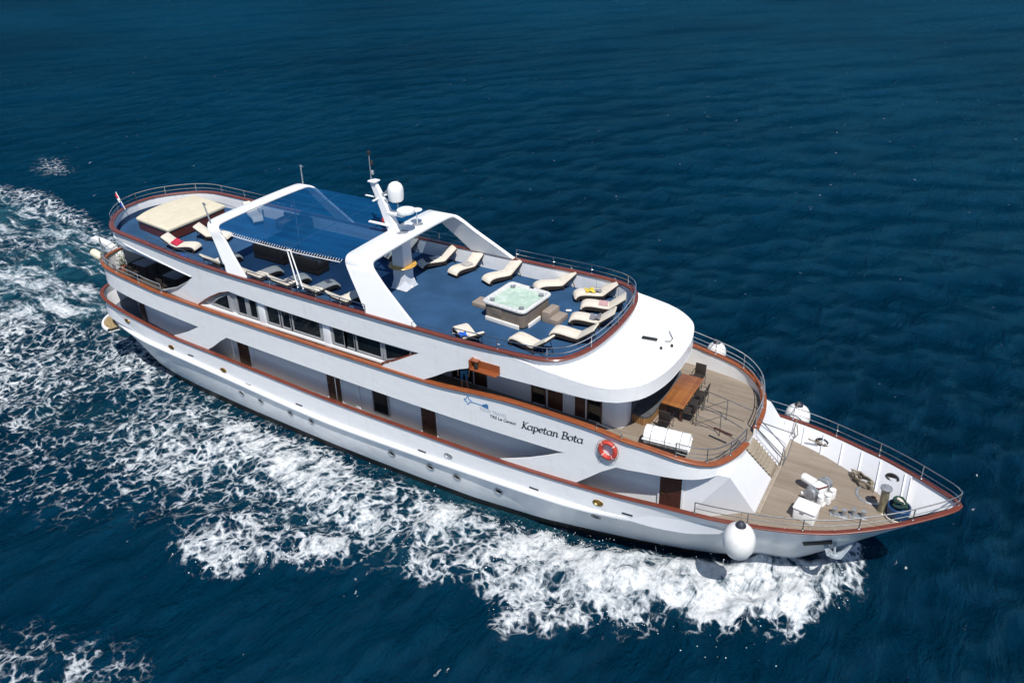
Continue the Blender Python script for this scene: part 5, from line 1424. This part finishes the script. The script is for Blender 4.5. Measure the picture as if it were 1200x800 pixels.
# ------------------------------------------------------------------ foredeck gear
def windlass():
    t = thing('anchor_windlass', 'white painted anchor windlass with grey drums on the bow deck', 'windlass', (19.08, .02, 4.625), R(-22))
    MB().rbox((0, 0, .06), (.95, .7, .12), .02).build('bed', M['plastic_white'], t)
    MB().rbox((.05, 0, .36), (.42, .5, .5), .06).build('gear_case', M['plastic_white'], t)
    Y = Matrix.Rotation(R(90), 4, 'X')
    for s_ in (-1, 1):
        MB().lathe([(.13, 0), (.27, .02), (.27, .06), (.17, .1), (.15, .2), (.24, .26), (.24, .30), (.1, .31), (1e-4, .31)], 22, Matrix.Translation((.0, s_*.28, .42)) @ Matrix.Rotation(R(-90*s_), 4, 'X')).build('drum', M['galv'], t)
    MB().lathe([(1e-4, 0), (.15, 0), (.17, .04), (.17, .5), (.13, .56), (1e-4, .57)], 18, Matrix.Translation((-.2, .12, .46)) @ Matrix.Rotation(R(-90), 4, 'Y')).build('motor', M['plastic_white'], t)
    MB().tube([(.0, -.3, .62), (.22, -.3, .7), (.3, .1, .66), (.2, .32, .5)], .03, 6).build('brake_band', M['cap'], t)
    for x, y in ((.42, .32), (.48, -.05), (.36, -.34)):
        b = MB().rbox((x, y, .22), (.2, .2, .36), .04); b.lathe([(.05, 0), (.12, .02), (.12, .06), (.05, .08)], 12, Matrix.Translation((x, y, .42))); b.build('chain_stopper', M['plastic_white'], t)
windlass()
t = thing('deck_box', 'white fibreglass deck chest with a rounded lid on the bow deck', 'chest', (18.97, -1.33, 4.625), R(-6))
MB().rbox((0, 0, .24), (.78, .62, .48), .06).build('body', M['plastic_white'], t); MB().rbox((0, 0, .52), (.84, .68, .12), .055).build('lid', M['plastic_white'], t)
MB().box((-.05, -.335, .44), (.14, .02, .06)).build('latch', M['galv'], t)
t = thing('mooring_post', 'tall worn bronze coloured mooring post at the bow', 'mooring post', (21.32, .36, 4.64))
MB().lathe([(.20, 0), (.15, .05), (.145, .95), (.16, 1.0), (.20, 1.05), (.20, 1.10), (.12, 1.12), (1e-4, 1.12)], 24).build('post', M['bollard'], t); MB().lathe([(.19, 1.03), (.205, 1.05), (.205, 1.11), (.15, 1.13), (1e-4, 1.13)], 20).build('cap', M['galv'], t)
t = thing('round_hatch', 'flush round deck hatch ringed with steel beside the mooring post', 'hatch', (20.84, 1.10, 4.64))
MB().lathe([(1e-4, .03), (.46, .03), (.48, .02), (.48, 0)], 30).build('lid', M['teak'], t); MB().lathe([(.48, .0), (.48, .04), (.53, .05), (.57, .03), (.57, 0)], 30).build('rim', M['galv'], t); MB().rbox((.1, -.1, .05), (.16, .08, .04), .015).build('handle', M['cap'], t)
def coil(name, loc, r, turns, h, mat, label, rr=.025, flat=1.):
    pts = []
    rng = random.Random(4)
    for i in range(turns*14):
        a = 2*PI*i/14; q = r*(.55+.45*((i*7) % 11)/11)*(1+.05*math.sin(i)); pts.append((q*math.cos(a), q*math.sin(a)*flat, .03+h*i/(turns*14)+rng.uniform(0, .02)))
    o = MB().tube(pts, rr, 6).build(name, mat); o.location = loc; return tag(o, label, 'rope')
o = coil('mooring_rope', (20.40, 1.66, 4.635), .34, 7, .26, M['rope'], 'grey brown mooring rope heaped on the deck by the far bulwark', .03, .8); o.rotation_euler = (0, 0, R(-35)); o.scale = (1.7, 1, 1)
t = thing('rope_tub', 'blue tub with dark green rope heaped inside it at the bow', 'tub', (21.85, .30, 4.645))
MB().lathe([(1e-4, 0), (.30, 0), (.37, .08), (.40, .35), (.40, .52), (.36, .56), (.33, .52), (.33, .40), (1e-4, .40)], 26).build('tub', M['blue'], t)
pts = [(.24*math.cos(a)*(1-.03*(i % 9)), .24*math.sin(a)*(1-.03*(i % 9)), .50+.012*i) for i, a in enumerate(np.linspace(0, 2*PI*4, 60)) if i < 28]
MB().tube(pts, .055, 6).build('rope', M['green'], t); MB().tube([(.12, -.05, .66), (.0, .05, .74), (-.1, .12, .72)], .07, 6).build('rope_end', M['cushion'], t)
for k in range(2): MB().tube([(.43*math.cos(a), .43*math.sin(a), .06+.05*k+.02*math.sin(3*a)) for a in np.linspace(0, 2*PI, 30, endpoint=False)], .022, 6, True).build('rope_turn', M['cushion'], t)
def bitts(x, y, label):
    t = thing('mooring_bitts', label, 'bollard', (x, y, 4.63), R(10), 'low double mooring bitts')
    MB().rbox((0, 0, .02), (.6, .24, .04), .01).build('base', M['galv'], t)
    for a in (-.16, .16): MB().lathe([(.075, 0), (.07, .22), (.09, .25), (.09, .28), (1e-4, .29)], 16, Matrix.Translation((a, 0, .04))).build('post', M['galv'], t)
bitts(20.0, -.62, 'low double mooring bitts nearer the white deck chest'); bitts(20.62, -.36, 'low double mooring bitts nearer the mooring post')
for x, z, big in ((18.6, 5.05, 1), (21.42, 5.38, 0)):
    y = P_MAIN.hb(x)-.32-.14*(x > 20); mt = mat_on(Vector((x, y, z)), Vector((-.25 if x < 20 else -.62, -1, .35)).normalized()) @ Matrix.Diagonal((1.5, .85, 1, 1))
    f = MB().lathe([(.11, -.02), (.19, -.01), (.19, .05), (.14, .06), (.11, .02)], 20, mt).build('fairlead', M['steel_dark'], ship); MB().lathe([(1e-4, .015), (.13, .015)], 16, mt).build('opening', M['dark'], f)
    if big:
        b = MB()
        for k in (-.35, .0, .33): b.tube([(x+k-.2, y-.1, z+.10-abs(k)*.2), (x+k*.3, y-.14, z), (x+k+.2, y-.1, z-.12)], .028, 6)
        o = b.build('rope_turns', M['rope']); tag(o, 'short rope turns through the fairlead of the far bulwark', 'rope')
o = MB().tube([(17.45, 3.35, 5.6), (17.42, 3.2, 5.2), (17.36, 3.1, 4.9), (17.46, 3.06, 4.8), (17.6, 3.1, 5.0), (17.5, 3.2, 5.4)], .022, 6).build('hanging_rope', M['rope']); tag(o, 'loop of rope hanging inside the far bulwark next to the white bulkhead', 'rope')

# anchor in its pocket on the near bow
def anchor():
    p, n = on_hull(19.62, 4.42); mt = mat_on(p, n)
    MB().rbox((0, 0, 0), (1.0, .62, .06), .05).build('anchor_pocket', M['dark'], ship).matrix_world = mt
    p2, n2 = on_hull(20.15, 4.02); t = bpy.data.objects.new('anchor', None); COL.objects.link(t); tag(t, 'pale grey anchor stowed against the near bow above the foam', 'anchor')
    t.matrix_world = mat_on(p2 + Vector((.05, -.42, .12)), Vector((.25, -1, .35)).normalized()) @ Matrix.Diagonal((.82, .82, 1, 1))
    MB().tube([(0, -.25, .02), (-.08, .42, .0)], .06, 8).build('shank', M['anchor'], t)
    for s_ in (-1, 1):
        f = MB(); f.prism([(s_*.06, -.42), (s_*.30, -.36), (s_*.62, .34), (s_*.50, .30), (s_*.22, -.05), (s_*.06, -.16)][::s_], -.05, .05); f.build('fluke', M['anchor'], t, smooth=False)
    MB().rbox((0, -.32, 0), (.36, .22, .16), .05).build('crown', M['anchor'], t)
anchor()

# ------------------------------------------------------------------ stern gear
t = thing('flagpole', 'small red and white flag hanging furled on a leaning pole at the stern rail', 'flag', (-18.72, -1.12, 10.12))
MB().tube([(0, 0, 0), (-.55, .02, .95)], .02, 6).build('pole', M['plastic_white'], t)
fl = MB(); mats = [M['red'], M['flagwhite'], M['flagblue']]
for k in range(3):
    fl.cur = k; rows = []
    for i in range(7):
        s0 = .95-.24*k; s1 = s0-.24; row = []
        for j in range(5):
            s_ = s0+(s1-s0)*j/4; a = i/6; row.append((-.55*s_+.13*a*math.cos(4*a+k)-.02, .05*math.sin(9*a), .95*s_-.16*a))
        rows.append(row)
    fl.rings(rows)
fl.build('flag_cloth', mats, t)
t = thing('stern_davit', 'white curved davit arm reaching out over the stern', 'davit', (-18.75, -2.3, 7.75))
arm = MB(); pth = crom([(.25, .15, -.65), (.1, .1, .1), (-.25, 0, .52), (-.9, -.12, .78), (-1.45, -.2, .86)], 6); rows = []
for i, p in enumerate(pth):
    a = pth[max(i-1, 0)]; b = pth[min(i+1, len(pth)-1)]; d = Vector(b-a).normalized(); sd_ = Vector((0, 1, 0)); nn = d.cross(sd_).normalized(); q = Vector(p); w = .20-.03*i/len(pth); h = .09
    rows.append([q-sd_*w-nn*h, q+sd_*w-nn*h, q+sd_*w+nn*h, q-sd_*w+nn*h])
arm.rings(rows, True); arm.add(rows[0], [(0, 1, 2, 3)]); arm.add(rows[-1], [(0, 1, 2, 3)]); arm.build('arm', M['plastic_white'], t)
MB().rbox((.15, .1, -.4), (.4, .36, .2), .04).build('base', M['plastic_white'], t)
t = thing('outboard_motor', 'cream outboard motor clamped outside the stern rail under the white davit', 'outboard motor', (-19.75, -2.35, 7.45), R(12))
rot = Matrix.Rotation(R(-62), 4, 'Y')
MB().lathe([(1e-4, -.02), (.16, 0), (.22, .08), (.235, .4), (.22, .62), (.16, .72), (1e-4, .75)], 18, Matrix.Translation((-.25, 0, -.05)) @ rot).build('cowling', M['cream_plastic'], t)
MB().lathe([(1e-4, .70), (.165, .69), (.14, .80), (1e-4, .82)], 16, Matrix.Translation((-.25, 0, -.05)) @ rot).build('cap', M['black'], t)
MB().rbox((.0, 0, .1), (.42, .3, .34), .06).build('bracket', M['black'], t); MB().tube([(.1, 0, .0), (.35, .05, -.7)], .07, 8).build('leg', M['black'], t)
t = thing('potted_plant', 'small green potted plant at the stern corner of the upper deck', 'potted plant', (-18.1, -2.45, ZUPD(-18.1)))
MB().lathe([(1e-4, 0), (.13, 0), (.18, .3), (.16, .32), (.15, .27), (1e-4, .27)], 16).build('pot', M['terracotta'], t)
lf = MB(); rng = random.Random(5)
for i in range(90):
    a = rng.uniform(0, 6.28); r = rng.uniform(.02, .26); z = .35+rng.uniform(0, .75); c = Vector((r*math.cos(a), r*math.sin(a), z)); d = Vector((math.cos(a), math.sin(a), rng.uniform(-.3, .9))).normalized()*rng.uniform(.08, .17); s_ = d.cross(Vector((0, 0, 1)))*.28
    lf.add([c, c+d*.5+s_, c+d, c+d*.5-s_], [(0, 1, 2, 3)])
lf.build('foliage', M['leaf'], t, smooth=False, recalc=False); MB().tube([(0, 0, .25), (.02, .01, .8)], .02, 6).build('stem', M['tan'], t)
t = thing('canvas_chair', 'blue canvas folding chair with a tan cushion on the lower aft deck', 'chair', (-17.2, -2.35, ZMD(-17.2)+.1), R(-30))
MB().rbox((-.25, 0, .78), (.05, .52, .5), .02, rot=Matrix.Rotation(R(-12), 3, 'Y')).build('backrest', M['cloth_blue'], t); MB().rbox((0, 0, .45), (.5, .52, .05), .02).build('seat', M['cloth_blue'], t); MB().rbox((.03, 0, .52), (.46, .48, .1), .04).build('cushion', M['cushion'], t)
for x, y in ((.22, .25), (.22, -.25), (-.24, .25), (-.24, -.25)): MB().tube([(x, y, 0), (x, y, .62)], .016, 6).build('leg', M['galv'], t)

# ------------------------------------------------------------------ person in the side passage
def person():
    t = thing('person', 'person in a dark shirt and blue shorts standing in the shaded side passage', 'person', (5.02, -2.72, 6.604), R(-70))
    J = {'pel': (0, 0, .93), 'wa': (.0, 0, 1.08), 'ch': (.0, 0, 1.32), 'nk': (-.01, 0, 1.47), 'hd0': (.01, 0, 1.56), 'hd': (.02, 0, 1.66), 'top': (.01, 0, 1.74)}
    for s_, n in ((1, 'l'), (-1, 'r')):
        J.update({n+'sh': (0, s_*.18, 1.40), n+'el': (-.04, s_*.25, 1.12), n+'wr': (.08, s_*.24, .90), n+'ha': (.12, s_*.235, .83), n+'hip': (0, s_*.10, .88), n+'kn': (.03, s_*.11, .48), n+'an': (-.02, s_*.115, .08), n+'to': (.15, s_*.13, .035)})
    rad = dict(pel=.14, wa=.125, ch=.15, nk=.058, hd0=.075, hd=.10, top=.07)
    for n in 'lr': rad.update({n+'sh': .065, n+'el': .045, n+'wr': .032, n+'ha': .035, n+'hip': .095, n+'kn': .062, n+'an': .042, n+'to': .035})
    E_ = [('pel', 'wa'), ('wa', 'ch'), ('ch', 'nk'), ('nk', 'hd0'), ('hd0', 'hd'), ('hd', 'top')]
    for n in 'lr': E_ += [('ch', n+'sh'), (n+'sh', n+'el'), (n+'el', n+'wr'), (n+'wr', n+'ha'), ('pel', n+'hip'), (n+'hip', n+'kn'), (n+'kn', n+'an'), (n+'an', n+'to')]
    K = list(J); me = bpy.data.meshes.new('body'); me.from_pydata([J[k] for k in K], [(K.index(a), K.index(b)) for a, b in E_], [])
    o = bpy.data.objects.new('body', me); COL.objects.link(o); o.parent = t
    o.modifiers.new('s', 'SKIN'); 
    for i, k in enumerate(K): me.skin_vertices[0].data[i].radius = (rad[k],)*2
    me.skin_vertices[0].data[0].use_root = True
    o.modifiers.new('d', 'SUBSURF').levels = 2; o.modifiers['d'].render_levels = 2
    for nm in ('skin', 'cloth_dark', 'cloth_blue'): me.materials.append(M[nm])
    dg = bpy.context.evaluated_depsgraph_get(); dg.update(); m2 = bpy.data.meshes.new_from_object(o.evaluated_get(dg)); o.modifiers.clear(); o.data = m2
    for nm in ('skin', 'cloth_dark', 'cloth_blue'):
        if len(m2.materials) < 3: m2.materials.append(M[nm])
    for f in m2.polygons:
        c = f.center; f.use_smooth = True
        f.material_index = 2 if .52 < c.z < .98 and abs(c.y) < .21 else (1 if .98 <= c.z < 1.45 and (abs(c.y) < .24 and not (abs(c.y) > .19 and c.z < 1.2)) else 0)
    MB().ell((.0, 0, 1.69), (.105, .088, .105)).build('hair', M['hair'], t)
    for s_ in (-1, 1):
        for i in range(4): MB().tube([(.13, s_*(.205+.018*i), .81), (.145, s_*(.205+.018*i), .76), (.135, s_*(.205+.018*i), .72+.006*abs(i-1.5))], [.009, .009, .007], 6).build('finger', M['skin'], o)
        MB().tube([(.14, s_*.20, .85), (.17, s_*.20, .80), (.17, s_*.205, .77)], .010, 6).build('thumb', M['skin'], o)
person()
